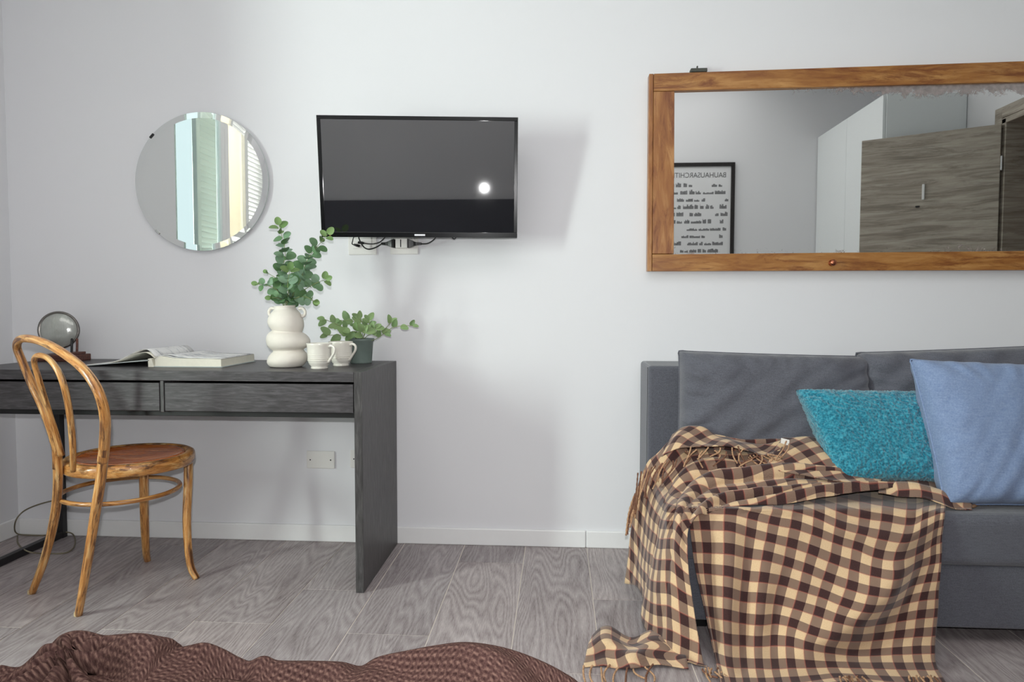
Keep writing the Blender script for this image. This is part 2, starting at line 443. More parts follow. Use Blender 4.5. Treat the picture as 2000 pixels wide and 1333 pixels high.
# skirting boards
def baseb(name, pts_boxes):
    root = bpy.data.objects.new(name, None); COL.objects.link(root); ORG[root.name] = Vector((0, 0, 0)); root['kind'] = 'structure'
    for lo, hi in pts_boxes: box('board', lo, hi, WHITE, root, bev=0.004)
baseb('baseboard_back', [((XL+.012, -.013, 0), (.7655, 0, .069)), ((.7672, -.013, 0), (XR-.012, 0, .069))])
baseb('baseboard_left', [((XL, WY1-.0, 0), (XL+.012, 0, .075)), ((XL, WY0, 0), (XL+.012, WY1-.002, .075)), ((XL, YR, 0), (XL+.012, WY0-.002, .075))])
baseb('baseboard_right', [((XR-.012, DY1+.09, 0), (XR, -.014, .069))])

# window with shutters (seen in the round mirror)
gk = NM('window_glass'); tr = gk.nt.nodes.new('ShaderNodeBsdfTransparent'); tr.inputs[0].default_value = (.88, .95, .93, 1)
gg = gk.nt.nodes.new('ShaderNodeBsdfGlossy'); gg.inputs['Roughness'].default_value = .02; gmx = gk.nt.nodes.new('ShaderNodeMixShader'); gmx.inputs[0].default_value = .07
gk.nt.links.new(tr.outputs[0], gmx.inputs[1]); gk.nt.links.new(gg.outputs[0], gmx.inputs[2]); gk.nt.links.new(gmx.outputs[0], gk.nt.nodes['Material Output'].inputs[0])
GLASS = gk.m
win = bpy.data.objects.new('window_1', None); COL.objects.link(win); win.location = (XL-.2, (WY0+WY1)/2, WZ0); ORG[win.name] = win.location.copy(); win['kind'] = 'structure'
fx0, fx1 = XL-.11, XL-.05
for lo, hi in [((fx0, WY1-.05, WZ0), (fx1, WY1, WZ1)), ((fx0, WY0, WZ0), (fx1, WY0+.05, WZ1)), ((fx0, WY0+.05, WZ1-.05), (fx1, WY1-.05, WZ1)), ((fx0, WY0+.05, WZ0), (fx1, WY1-.05, WZ0+.05))]:
    box('window_frame', lo, hi, WHITE, win, bev=0.004)
def sash(ya, yb, mat4=None):
    s = None; x0_, x1_ = fx0+.01, fx1-.01; b = .055
    bm = bmesh.new()
    for lo, hi in [((x0_, ya, WZ0+.05), (x1_, ya+b, WZ1-.05)), ((x0_, yb-b, WZ0+.05), (x1_, yb, WZ1-.05)), ((x0_, ya+b, WZ1-.05-b), (x1_, yb-b, WZ1-.05)), ((x0_, ya+b, WZ0+.05), (x1_, yb-b, WZ0+.05+b))]:
        addbox(bm, lo, hi, .004, 2)
    if mat4 is not None: bmesh.ops.transform(bm, matrix=mat4, verts=bm.verts)
    s = frombm('sash', bm, WHITE, win)
    bm = bmesh.new(); addbox(bm, ((x0_+x1_)/2-.003, ya+b, WZ0+.05+b), ((x0_+x1_)/2+.003, yb-b, WZ1-.05-b), 0)
    if mat4 is not None: bmesh.ops.transform(bm, matrix=mat4, verts=bm.verts)
    frombm('pane', bm, GLASS, s)
sash(-2.10, WY1-.05)
def rotz_about(pt, ang): return Matrix.Translation(pt) @ Matrix.Rotation(ang, 4, 'Z') @ Matrix.Translation(-Vector(pt))
SHUT = plain('white_shutter_paint', (230, 232, 230), 0.55, noise_amt=0.02)
SAGE = plain('sage_shutter_paint', (122, 127, 124), 0.6, noise_amt=0.02)
def shutter(ya, yb, pitch, tilt, mat4, nm, xs0=XL-TW+.02, xs1=XL-TW+.055, sw=.026):
    SHUT = SAGE if nm == 'outer' else MATS['white_shutter_paint']
    """louvred leaf between ya and yb"""
    b = .05
    bm = bmesh.new()
    for lo, hi in [((xs0, ya, WZ0+.01), (xs1, ya+b, WZ1-.01)), ((xs0, yb-b, WZ0+.01), (xs1, yb, WZ1-.01)), ((xs0, ya+b, WZ1-.01-b), (xs1, yb-b, WZ1-.01)), ((xs0, ya+b, WZ0+.01), (xs1, yb-b, WZ0+.01+b)), ((xs0, ya+b, 1.30), (xs1, yb-b, 1.36))]:
        addbox(bm, lo, hi, .003, 1)
    bmesh.ops.transform(bm, matrix=mat4, verts=bm.verts)
    s = frombm('shutter', bm, SHUT, win)
    bm = bmesh.new(); addbox(bm, (-sw, -(yb-ya-2*b)/2, -.004), (sw, (yb-ya-2*b)/2, .004), .002, 1)
    me = bpy.data.meshes.new('slat'); bm.to_mesh(me); bm.free(); me.materials.append(SHUT)
    z = WZ0+.01+b+.02
    while z < WZ1-.01-b-.01:
        if not 1.275 < z < 1.385:
            o = bpy.data.objects.new('slat', me); COL.objects.link(o); o.parent = s
            M = mat4 @ Matrix.Translation(((xs0+xs1)/2, (ya+yb)/2, z)) @ Matrix.Rotation(tilt, 4, 'Y')
            M.translation = M.translation-org(win)
            o.matrix_local = M
        z += pitch
shutter(-1.83, WY1-.01, .040, R(-50), Matrix.Identity(4), 'outer')
shutter(-2.50, -2.10, .040, R(-50), Matrix.Identity(4), 'outer')
shutter(-2.94, -2.58, .040, R(-50), Matrix.Identity(4), 'outer')  # unseen leaf, put here to shade the inner shutter
ck = NM('cream_glow_strip', .9, .1); ck.base(lin((244, 238, 220)))
tl_ = ck.nt.nodes.new('ShaderNodeBsdfTranslucent'); tl_.inputs[0].default_value = lin((244, 240, 226)); mx_ = ck.nt.nodes.new('ShaderNodeMixShader'); mx_.inputs[0].default_value = .5
ck.nt.links.new(ck.b.outputs[0], mx_.inputs[1]); ck.nt.links.new(tl_.outputs[0], mx_.inputs[2]); ck.nt.links.new(mx_.outputs[0], ck.nt.nodes['Material Output'].inputs[0])
box('glow_strip', (fx0+.03, -2.40, WZ0+.051), (fx0+.034, -2.17, WZ1-.051), ck.m, win, bev=0)  # added translucent strip, backlit to glow as the bright part of the window
box('window_post', (fx0+.01, -2.165, WZ0+.051), (fx1-.012, -2.105, WZ1-.051), WHITE, win, bev=.006)
shutter(-2.90, -2.405, .034, R(-38), Matrix.Identity(4), 'inner', fx0+.012, fx1-.002, .022)

# door, its frame, wardrobe, poster on the far side of the room (seen in the large mirror)
door = bpy.data.objects.new('door_1', None); COL.objects.link(door); door.location = (XR, DY0, 0); ORG[door.name] = door.location.copy(); door['kind'] = 'structure'
for nm, lo, hi in [('jamb', (XR-.02, DY0-.005, 0), (XR+.16, DY0+.035, DZ)), ('jamb', (XR-.02, DY1-.035, 0), (XR+.16, DY1+.005, DZ)), ('lintel', (XR-.02, DY0-.005, DZ-.03), (XR+.16, DY1+.005, DZ+.005)),
                   ('casing', (XR-.022, DY0-.075, 0), (XR-.001, DY0-.006, DZ+.075)), ('casing', (XR-.022, DY1+.006, 0), (XR-.001, DY1+.075, DZ+.075)), ('casing', (XR-.022, DY0-.006, DZ+.006), (XR-.001, DY1+.006, DZ+.075))]:
    box(nm, lo, hi, DOORW, door, bev=0.003)
dang = math.atan2(-.40, -.655)
DM = Matrix.Translation((XR-.03, DY0+.01, 0)) @ Matrix.Rotation(dang, 4, 'Z')
leaf = box('leaf', (0, -.02, .01), (.77, .02, 2.085), DOORW, door, bev=.002, mat4=DM)
HANDW = plain('white_door_handle', (238, 238, 238), .4, noise_amt=.01)
bm = bmesh.new(); addbox(bm, (.395, -.035, 1.66), (.41, -.02, 1.76), .003, 2, DM)
frombm('handle', bm, HANDW, leaf)
bm = bmesh.new(); addbox(bm, (.42, -.03, 1.615), (.445, -.02, 1.625), .002, 1, DM)
frombm('key_hole', bm, DARKMET, leaf)
bm = bmesh.new(); addbox(bm, (-.012, -.045, 1.80), (.0, -.022, 1.89), .003, 2, DM)
frombm('hinge', bm, CHROME, leaf)
hc = thing('hall_cabinet', (4.45, -.95, 0), 'warm orange wooden cabinet in the dark hall beyond the open door', 'cabinet')
box('carcass', (4.25, -1.9, 0.05), (4.74, -.3, 2.3), AMBERV, hc, bev=.004)
box('cabinet_door', (4.225, -1.08, .1), (4.249, -.32, 2.25), AMBERV, hc, bev=.004)
box('cabinet_door', (4.225, -1.88, .1), (4.249, -1.1, 2.25), AMBERV, hc, bev=.004)
box('plinth', (4.30, -1.88, 0), (4.73, -.32, .049), DARKMET, hc)

WARDW = plain('white_foil', (236, 240, 241), .35, noise_amt=.006)
wx, wy = 2.83, -2.215
wr = thing('wardrobe', (3.1, -2.8, 0), 'tall white wardrobe with plain doors behind the open door, seen in the mirror', 'wardrobe')
box('carcass', (wx+.022, YR+.004, .06), (XR-.004, wy, 2.405), WARDW, wr)
for i in range(2):
    ya = YR+.008+i*.602
    box('wardrobe_door', (wx, ya, .07), (wx+.02, ya+.598, 2.402), WARDW, wr, bev=.002)
box('plinth', (wx+.05, YR+.01, 0), (XR-.01, wy-.01, .059), WHITE, wr)

pz1 = 2.2
def PM_(u, v, yv, g=-.03):
    q = P(u, v, 1, 2*g-yv); q.y = 2*g-q.y; return q
a = PM_(1436, 317, YR+.02); pz1 = a.z; px1 = a.x
pos = thing('poster_frame', (px1-.36, YR+.01, pz1-1.0), 'black framed architecture poster on the far wall, seen in the large mirror', 'poster')
PWD, PHT, FB = .74, 1.0, .032
BLKW = plain('black_frame', (26, 20, 20), .4)
box('frame_side', (px1-FB, YR+.002, pz1-PHT), (px1, YR+.026, pz1), BLKW, pos)
box('frame_side', (px1-PWD, YR+.002, pz1-PHT), (px1-PWD+FB, YR+.026, pz1), BLKW, pos)
box('frame_side', (px1-PWD+FB, YR+.002, pz1-FB), (px1-FB, YR+.026, pz1), BLKW, pos)
box('frame_side', (px1-PWD+FB, YR+.002, pz1-PHT), (px1-FB, YR+.026, pz1-PHT+FB), BLKW, pos)
PAPER = plain('poster_paper', (226, 226, 228), .6, noise_amt=.01)
INK = plain('poster_ink', (120, 120, 122), .7, noise_amt=.35, nscale=55)
INKD = plain('poster_title_ink', (96, 96, 98), .7)
sheet_ = box('print', (px1-PWD+FB, YR+.003, pz1-PHT+FB), (px1-FB, YR+.012, pz1-FB), PAPER, pos, bev=0)
fc = bpy.data.curves.new('title', 'FONT'); fc.body = 'BAUHAUSARCHITEKTUR'; fc.size = .062; fc.extrude = .0004; fc.space_character = .98
fo = bpy.data.objects.new('title_tmp', fc); COL.objects.link(fo)
bpy.context.view_layer.update()
me = bpy.data.meshes.new_from_object(fo.evaluated_get(bpy.context.evaluated_depsgraph_get()))
bpy.data.objects.remove(fo)
wtxt = max(v.co.x for v in me.vertices)
for v in me.vertices: v.co.x *= .60/wtxt
me.materials.clear()
to = link('title', me, INKD, sheet_)
to.matrix_local = Matrix.Translation(Vector((px1-.07, YR+.0128, pz1-.125))-org(sheet_)) @ Matrix.Rotation(math.pi, 4, 'Z') @ Matrix.Rotation(math.pi/2, 4, 'X')
bm = bmesh.new(); rr = random.Random(3)
for r in range(12):
    x = .05+rr.random()*.05; zb = pz1-.205-r*.062
    while x < PWD-.1:
        wd = rr.choice([.03, .045, .06, .09, .03]); hh = rr.uniform(.02, .046)
        if rr.random() < .78:
            st = x
            while st < x+wd:                                # small building outlines
                sw = rr.uniform(.006, .016)
                addbox(bm, (px1-min(st+sw, x+wd), YR+.011, zb), (px1-st, YR+.0126, zb+hh*rr.uniform(.5, 1.0))); st += sw
        x += wd+rr.uniform(.006, .02)
frombm('printed_pictures', bm, INK, sheet_)['kind'] = 'stuff'

# ================================================================== DESK
DZT = .75
desk = thing('writing_desk', (-.71, -.265, 0), 'black-brown wooden desk with drawers below the round mirror', 'desk')
box('side_panel', (-.0275, -.515, 0), (0, -.015, DZT), DESKV, desk)
box('desk_top', (-1.44, -.515, DZT-.034), (-.0285, -.015, DZT), DESK, desk)
DW = .652
for i in range(2):
    x1 = -.0315-i*(DW+.019); d = box('drawer', (x1-DW, -.512, DZT-.138), (x1, -.494, DZT-.042), DESK, desk, bev=.0015)
box('divider', (-.0315-DW-.016, -.512, DZT-.142), (-.0315-DW-.003, -.03, DZT-.0345), DESKV, desk)
box('front_rail', (-1.405, -.49, DZT-.158), (-.0285, -.46, DZT-.139), BLACKR, desk)
box('drawer_bottom', (-1.405, -.46, DZT-.150), (-.0285, -.03, DZT-.140), BLACKR, desk)
box('back_rail', (-1.405, -.03, DZT-.138), (-.0285, -.016, DZT-.0345), DESK, desk)
box('side_panel', (-1.44, -.515, DZT-.165), (-1.4065, -.015, DZT-.0345), DESKV, desk)
box('leg', (-1.435, -.045, 0), (-1.408, -.017, DZT-.1655), DARKMET, desk)
box('leg', (-1.435, -.513, 0), (-1.408, -.485, DZT-.1655), DARKMET, desk)
box('floor_bar', (-1.434, -.4845, 0.002), (-1.409, -.0455, .028), DARKMET, desk)

# ================================================================== BENTWOOD CHAIR
fA, fB, fC, fD = [P(62, 1160, 2, 0), P(153, 1203, 2, 0), P(288, 1096, 2, 0), P(384, 1131, 2, 0)]
sc = Vector((-.824, -.490, 0)); SR = .205; SZ = .455
bk = Vector((-.55, -.835, 0)).normalized(); ex = Vector((.835, -.55, 0)).normalized()
chair = thing('bentwood_chair', (sc.x, sc.y, 0), 'worn honey-coloured bentwood chair with round seat in front of the desk', 'chair')
lathe('seat_rim', [(SR-.045, -.036), (SR-.004, -.036), (SR, -.030), (SR, -.008), (SR-.003, 0), (SR-.010, .004), (SR-.026, .004), (SR-.030, .001), (SR-.033, -.006), (SR-.045, -.01)], (sc.x, sc.y, SZ), CHAIRR, chair, 64)
lathe('seat', [(.002, -.003), (SR*.5, -.002), (SR*.78, .001), (SR-.038, .0035), (SR-.0335, .0), (SR-.0335, -.02), (.002, -.02)], (sc.x, sc.y, SZ), CHAIRS, chair, 64)
pn = (Vector((0, 0, 1))-bk*(-.0)).normalized()
p0 = Vector((sc.x, sc.y, SZ))+bk*(SR+.006)
wdir = (bk*.24+Vector((0, 0, 1))).normalized(); nback = ex.cross(wdir).normalized()
def BP(u, v): return Pl(u, v, p0, nback)
outer = [(204, 870), (205, 815), (192, 765), (166, 725), (132, 696), (96, 674), (64, 663), (40, 663), (33, 678), (44, 708), (62, 750), (82, 792), (100, 838), (111, 880)]
op = [BP(*q) for q in outer]
rb = P(200, 900, 2, .43)
# rear legs run on into the hoop
def legpix(foot, top, pix):
    out = [foot]
    for (u, v), t in pix: out.append(P(u, v, 1, foot.y+(top.y-foot.y)*t))
    return out
legB = legpix(fB, op[0], [((169, 1110), .30), ((185, 1010), .58), ((197, 935), .80)])+[op[0], op[0].lerp(op[1], .5)]
legA = legpix(fA, op[-1], [((86, 1095), .30), ((105, 1020), .58), ((113, 950), .80)])+[op[-1], op[-1].lerp(op[-2], .5)]
for lg in (legA, legB): tube('leg', lg, [.0115, .0130, .0142, .0145, .0142, .0135], CHAIRW, chair, 8, 14)
tube('back_hoop', [legB[-2].lerp(legB[-3], .5)]+op+[legA[-2].lerp(legA[-3], .5)], [.0146, .0148, .0142, .0136, .013, .0126, .0124, .0122, .0122, .0122, .0124, .0128, .0132, .0138, .0142, .0144], CHAIRW, chair, 8, 14)
inner = [(143, 920), (142, 870), (137, 815), (128, 765), (115, 728), (98, 704), (82, 695), (70, 697), (67, 710), (76, 742), (92, 795), (108, 845), (120, 890)]
off_ = [.02, .012, 0, 0, 0, 0, 0, 0, 0, 0, 0, .008, .012]
tube('inner_hoop', [BP(*q)-bk*0 for q in inner], [.0085, .0095, .0097, .0095, .009, .0085, .0085, .0085, .0085, .009, .0095, .0098, .0095], CHAIRW, chair, 8, 12)
tC = P(280, 905, 2, SZ-.03); tD = P(368, 893, 2, SZ-.03)
for f, t in ((fC, tC), (fD, tD)):
    out = (f-Vector((sc.x, sc.y, 0))).normalized()
    tube('leg', [f, f.lerp(t, .13)-out*.018, f.lerp(t, .45)-out*.02, f.lerp(t, .8)-out*.006, t], [.0120, .0130, .0145, .0155, .016], CHAIRW, chair, 8, 14)
rz = .333; RRx = .184
ring = [Vector((sc.x-.032, sc.y-.006, rz))+Vector((math.cos(a)*RRx, math.sin(a)*RRx, 0)) for a in [i*math.pi/8 for i in range(16)]]
tube('stretcher_ring', ring, .0078, CHAIRW, chair, 4, 10, closed=True)
for f in (fA, fB):
    lathe('foot_tip', [(.0122, 0), (.0126, .003), (.0120, .012)], (f.x, f.y, 0), plain('pale_bare_wood', (196, 176, 140), .8), chair, 14)

# ================================================================== THINGS ON THE DESK
# old headlamp on a wooden stand
lc = P(115, 645, 1, -.12)
lamp = thing('headlamp_stand', (lc.x, lc.y, DZT), 'old round glass headlamp on a small red-brown wooden stand on the desk', 'headlamp')
ln = Vector((.30, -.95, .05)).normalized()
GL = NM('ribbed_lamp_glass', .18, .6); GL.base(GL.mix(GL.noise(GL.coord(), 18, 3), lin((150, 152, 148)), lin((196, 198, 192)))); GL.set('Metallic', .35)
GL.bump(GL.noise(GL.mapping(GL.coord(), (60, 60, 6)), 2.0, 3), .25, .003)
lathe('lens', [(.001, .022), (.02, .0215), (.04, .018), (.058, .011), (.0665, .004)], lc, GL.m, lamp, 48, axis=ln, caps=False)
lathe('rim', [(.066, .004), (.070, .008), (.0745, .006), (.0755, 0), (.073, -.010), (.066, -.018), (.060, -.02)], lc, plain('tarnished_steel', (120, 116, 112), .3, metal=.9), lamp, 48, axis=ln)
lathe('reflector_shell', [(.066, -.012), (.062, -.03), (.045, -.055), (.02, -.066), (.001, -.068)], lc, plain('tarnished_steel', (120, 116, 112)), lamp, 40, axis=ln)
bb = P(124, 702, 1, -.12)
box('stand_base', (bb.x-.085, -.165, DZT), (bb.x+.075, -.06, DZT+.026), LAMPW, lamp, bev=.003)
for du in (0, .022):
    tube('bracket', [Vector((bb.x+.038+du, -.125, DZT+.026)), Vector((bb.x+.04+du, -.125, DZT+.06)), Vector((bb.x+.034+du, -.115, DZT+.088))], .0045, DARKMET if du == 0 else LAMPW, lamp, 4, 8)
box('base_cleat', (bb.x+.036, -.166, DZT+.0262), (bb.x+.074, -.09, DZT+.036), LAMPW, lamp)

# open book
bx0 = P(303, 718, 1, -.375); BXF = bx0.x; BW, BD, BT = .245, .275, .030
PAGE = plain('book_pages', (226, 222, 208), .8, .2, noise_amt=.03, nscale=80)
def pagetop():
    k = NM('printed_page', .55, .3); co = k.coord()
    n1 = k.n('TexBrick', {'offset': 0.3}, Vector=k.mapping(co, (1, 1, 1), loc=(.02, .03, 0)), Scale=5.0, Color1=lin((206, 206, 210)), Color2=lin((150, 152, 158)), Mortar=lin((226, 226, 228)), Mortar_Size=.03).outputs[0]
    n2 = k.noise(k.mapping(co, (14, 40, 1)), 1.0, 5, .7)
    k.base(k.mix(k.ramp(n2, [(.5, (0, 0, 0, 1)), (.64, (1, 1, 1, 1))]), lin((232, 231, 230)), lin((158, 161, 168))))
    return k.m
PTOP = pagetop()
COVER = plain('pale_grey_book_cover', (176, 184, 184), .5)
book = thing('open_book', (BXF, -.24, DZT), 'thick open picture book lying on the desk beside the vase', 'book')
ry = -.375
def bookface(xa, za, n=14): pass
# right half: cover board, page block with a curved top
box('cover_board', (BXF-.004, ry-.004, DZT), (BXF+BW+.006, ry+BD+.004, DZT+.003), COVER, book, bev=.001)
prof = []
for i in range(17):
    t = i/16; prof.append((BXF+BW*t, DZT+.0035+BT*(1.0-.10*t+.22*math.exp(-((t-.10)/.12)**2)-.30*math.exp(-(t/.03)**2)-.15*max(0, t-.9)*3)))
V = []; F = []
for y in (ry, ry+BD):
    for x, z in prof: V.append((x, y, z))
    for x, z in prof: V.append((x, y, DZT+.0032))
n = len(prof)
for i in range(n-1):
    F += [(n+i, n+i+1, i+1, i), (2*n+i, 2*n+i+1, 3*n+i+1, 3*n+i), (n+i, 3*n+i, 3*n+i+1, n+i+1)]
F += [(0, 2*n, 3*n, n), (n-1, 2*n-1, 4*n-1, 3*n-1)]
mk('page_block', V, F, PAGE, book, smooth=False)
rows = [[Vector((x, ry+.001+BD*.993*j/6, z+.0012)) for x, z in prof] for j in range(7)]
gridmesh('open_page', rows, PTOP, book, thick=.0006)
rows = [[Vector((BXF+BW*t*.96, ry-.001+BD*.99*j/6, DZT+.0045+BT*(1.0+.33*math.exp(-((t-.22)/.16)**2)-.08*t-.5*math.exp(-(t/.035)**2)))) for t in [i/16 for i in range(17)]] for j in range(7)]
gridmesh('lifted_page', rows, PTOP, book, thick=.0005)
# left half: a few leaves arching down to the lifted cover
lw = .27
def leftrow(h, drop, y, k=1.0):
    out = []
    for i in range(19):
        t = i/18; x = BXF-.002-lw*t*k
        z = DZT+.004+h*math.exp(-((t-.17)/.30)**2)*1.0*(1-t)**.25*(1-.55*math.exp(-(t/.05)**2))+drop*(1-t)
        out.append(Vector((x, y, max(z, DZT+.0042))))
    return out
for nm, h, dr, kk in (('left_page', .046, .018, 1.0), ('left_leaves', .036, .016, 1.005)):
    gridmesh(nm, [leftrow(h, dr, ry+BD*j/6+(.006 if nm == 'left_page' else 0), kk) for j in range(7)], PTOP if nm == 'left_page' else PAGE, book, thick=.0012)
rows = [[Vector((BXF-.02-(lw-.015)*i/8, ry-.004+(BD+.008)*j/3, DZT+.002+.022*(1-i/8))) for i in range(9)] for j in range(4)]
gridmesh('left_cover_board', rows, COVER, book, thick=.003)
V = [(BXF-.024, ry-.004, DZT), (BXF-.002, ry-.004, DZT), (BXF-.012, ry-.004, DZT+.032), (BXF-.024, ry-.004, DZT+.03)]
quadbox('spine', [Vector(p) for p in V], (0, BD+.008, 0), PAGE, book, .001)

# vase with bulging tiers and two small ears
vc = P(561, 717, 1, -.33); vc.z = DZT
CER = plain('matt_ivory_ceramic', (226, 220, 210), .62, .3, noise_amt=.02, nscale=60, bump=.05)
vase = thing('tiered_vase', vc, 'ivory ceramic vase of three bulging tiers with small ears on the desk', 'vase')
pr = [(.045, 0), (.058, .004), (.068, .016), (.0705, .029), (.066, .044), (.0565, .055), (.053, .060), (.0565, .064), (.070, .074), (.0765, .090), (.0745, .106), (.066, .119), (.0545, .127), (.052, .130), (.0545, .134), (.061, .148), (.0625, .164), (.058, .182), (.048, .198), (.040, .207), (.0375, .214), (.0385, .2195), (.0365, .221), (.034, .218), (.033, .205), (.04, .19), (.05, .165), (.04, .13), (.05, .09), (.04, .03), (.001, .012)]
ps = cr([Vector((a, b, 0)) for a, b in pr], 4)
def vwob(h, a): return Vector((.006*math.sin((h-.02)*26), 0, .004*math.cos(a)*math.sin(h*40)))
lathe('vase_body', [(max(.001, p.x), p.y) for p in ps], vc, CER, vase, 56, wob=vwob)
for s in (-1, 1):
    b = vc+Vector((.002, 0, 0))
    tube('ear', [b+Vector((s*.043, 0, .211)), b+Vector((s*.058, 0, .212)), b+Vector((s*.067, 0, .200)), b+Vector((s*.064, 0, .187)), b+Vector((s*.054, 0, .183))], [.006, .0055, .005, .0055, .007], CER, vase, 5, 10)

# leaves ------------------------------------------------------------
def leafmat(name, a, b, vein):
    k = NM(name, .5, .35); co = k.coord(); oi = k.n('ObjectInfo').outputs['Random']
    c = k.mix(oi, lin(a), lin(b))
    v = k.noise(k.mapping(co, (60, 60, 60)), 1.0, 4)
    k.base(k.mix(k.math('MULTIPLY', v, .5), c, lin(vein))); k.set('Subsurface Weight', .05); return k.m
EUC = leafmat('eucalyptus_green', (84, 122, 72), (142, 168, 148), (104, 142, 92))
EUCT = leafmat('eucalyptus_tip_green', (100, 132, 76), (128, 154, 98), (98, 130, 74))
POTL = leafmat('variegated_green', (78, 116, 62), (124, 154, 96), (168, 184, 140))
STEM = plain('green_stem', (128, 140, 92), .6)
def leafmesh(name, mat, pointy=0.0, asp=1.0, cup=.18):
    V = [Vector((0, 0, 0))]; ns = 14
    for r in (.5, 1.0):
        for k in range(ns):
            a = 2*math.pi*k/ns
            x, y = math.cos(a), math.sin(a)
            rr_ = r*(1+pointy*max(0, math.cos(a))**6-.10*max(0, -math.cos(a))**4)
            p = Vector((x*rr_, y*rr_*asp, 0)); p.z = cup*(p.y*p.y)-.10*p.x*p.x
            V.append(p)
    V = [v+Vector((.95, 0, 0)) for v in V]
    F = [(0, 1+k, 1+(k+1) % ns) for k in range(ns)]+[(1+k, 1+ns+k, 1+ns+(k+1) % ns, 1+(k+1) % ns) for k in range(ns)]
    me = bpy.data.meshes.new(name); me.from_pydata([tuple(v*.5) for v in V], [], F)
    me.polygons.foreach_set('use_smooth', [True]*len(me.polygons)); me.materials.append(mat); return me
LM = leafmesh('leaf', EUC, 0.04, .95); LMT = leafmesh('leaf', EUCT, .1, .8, .3); LMP = leafmesh('leaf', POTL, .38, .78, .3)
rl = random.Random(11)
def put_leaf(me, parent, pos, dirv, nrm, size):
    d = dirv.normalized(); n_ = (nrm-d*nrm.dot(d)).normalized(); s_ = n_.cross(d)
    M = Matrix((d, s_, n_)).transposed().to_4x4()
    o = bpy.data.objects.new('leaf', me); COL.objects.link(o); o.parent = parent
    o.matrix_local = Matrix.Translation(pos-org(parent)) @ M @ Matrix.Scale(size, 4)
    return o
TOC = (CAM-vc).normalized()
def branch(pix, ys, nl, s0, s1, label, start=.25):
    pts = [vc+Vector((rl.uniform(-.012, .012), rl.uniform(-.012, .012), .05)), vc+Vector((rl.uniform(-.012, .012), rl.uniform(-.01, .01), .215))]
    pts += [P(u, v, 1, y) for (u, v), y in zip(pix, ys)]
    br = thing('eucalyptus_branch', pts[0], label, 'branch', 'eucalyptus branches in the ivory vase')
    path = cr(pts, 10)
    V, F = tubedata(path, [.0022*(1-.6*i/len(path)) for i in range(len(path))], 6); mk('stem', V, F, STEM, br)
    L = len(path); i0 = 12
    for k in range(nl):
        t = k/(nl-1); i = int(i0+(L-2-i0)*t); tg = (path[min(L-1, i+1)]-path[i-1]).normalized()
        sz = s0+(s1-s0)*t; sz *= rl.uniform(.88, 1.15)
        ang = (k % 2)*math.pi/2+rl.uniform(-.35, .35)
        side = tg.cross(TOC).normalized(); dep = side.cross(tg)
        for sgn in (1, -1):
            if rl.random() < .1: continue
            d = (side*math.cos(ang)+dep*math.sin(ang))*sgn
            dd = d+tg*.35+Vector((rl.uniform(-.3, .3), rl.uniform(-.3, .3), rl.uniform(-.2, .3)))
            put_leaf(LMT if t > .93 else LM, br, path[i]+d*.002, dd, tg*.6+TOC*.9+Vector((rl.uniform(-.5, .5), 0, rl.uniform(-.2, .6))), sz)
    put_leaf(LMT, br, path[-1], tg, TOC, s1)
    return br
branch([(551, 540), (557, 492), (545, 440)], [-.32, -.31, -.30], 17, .046, .032, 'tallest upright eucalyptus branch in the ivory vase')
branch([(588, 545), (602, 505), (640, 458)], [-.33, -.33, -.34], 17, .046, .032, 'eucalyptus branch leaning right to the television corner')
branch([(590, 570), (612, 556), (636, 546)], [-.35, -.37, -.38], 9, .038, .026, 'eucalyptus branch spreading right, below the leaning one')
branch([(545, 572), (528, 560), (503, 555)], [-.35, -.37, -.38], 10, .036, .022, 'eucalyptus branch reaching farthest left from the ivory vase')
branch([(548, 560), (540, 545), (522, 533)], [-.31, -.29, -.28], 6, .030, .020, 'short eucalyptus branch pointing up and left above the vase')
branch([(580, 582), (596, 580), (613, 588)], [-.36, -.385, -.40], 6, .036, .026, 'low eucalyptus branch drooping right over the vase rim')
branch([(563, 572), (562, 552), (566, 528)], [-.36, -.375, -.38], 7, .040, .030, 'short middle eucalyptus branch in front of the others')
branch([(550, 586), (541, 582), (530, 582)], [-.36, -.38, -.39], 4, .030, .022, 'low eucalyptus sprig drooping left over the vase rim')

# pot plant
pc = P(705, 705, 1, -.13); pc.z = DZT
POTM = plain('ribbed_grey_green_pot', (116, 130, 124), .5, noise_amt=.08)
pot = thing('potted_plant', pc, 'small leafy plant in a grey-green ribbed pot at the desk corner', 'plant')
def ribs(h, a): return Vector((math.cos(a), math.sin(a), 0))*(.0012*math.cos(a*24) if .008 < h < .082 else 0)
lathe('pot', [(.030, 0), (.040, 0), (.0415, .004), (.0475, .083), (.0515, .085), (.0525, .094), (.0505, .096), (.047, .094), (.045, .07), (.001, .068)], pc, POTM, pot, 96, wob=ribs)
lathe('soil', [(.0455, .078), (.03, .082), (.001, .083)], pc, plain('dark_soil', (50, 40, 34), .95, noise_amt=.4, nscale=120), pot, 24)
sp_ = [((686, 650), (662, 636), (634, 624), -.17, 5, .034), ((690, 655), (672, 655), (640, 655), -.20, 4, .036), ((700, 640), (690, 628), (664, 626), -.10, 5, .034),
       ((706, 645), (708, 632), (700, 622), -.13, 4, .034), ((715, 645), (722, 632), (720, 626), -.16, 4, .030), ((720, 655), (745, 648), (764, 630), -.16, 3, .030),
       ((735, 662), (768, 640), (806, 636), -.18, 5, .026), ((712, 652), (725, 645), (732, 640), -.19, 4, .03), ((700, 652), (695, 648), (682, 650), -.20, 4, .034), ((708, 655), (708, 650), (712, 645), -.21, 4, .034)]
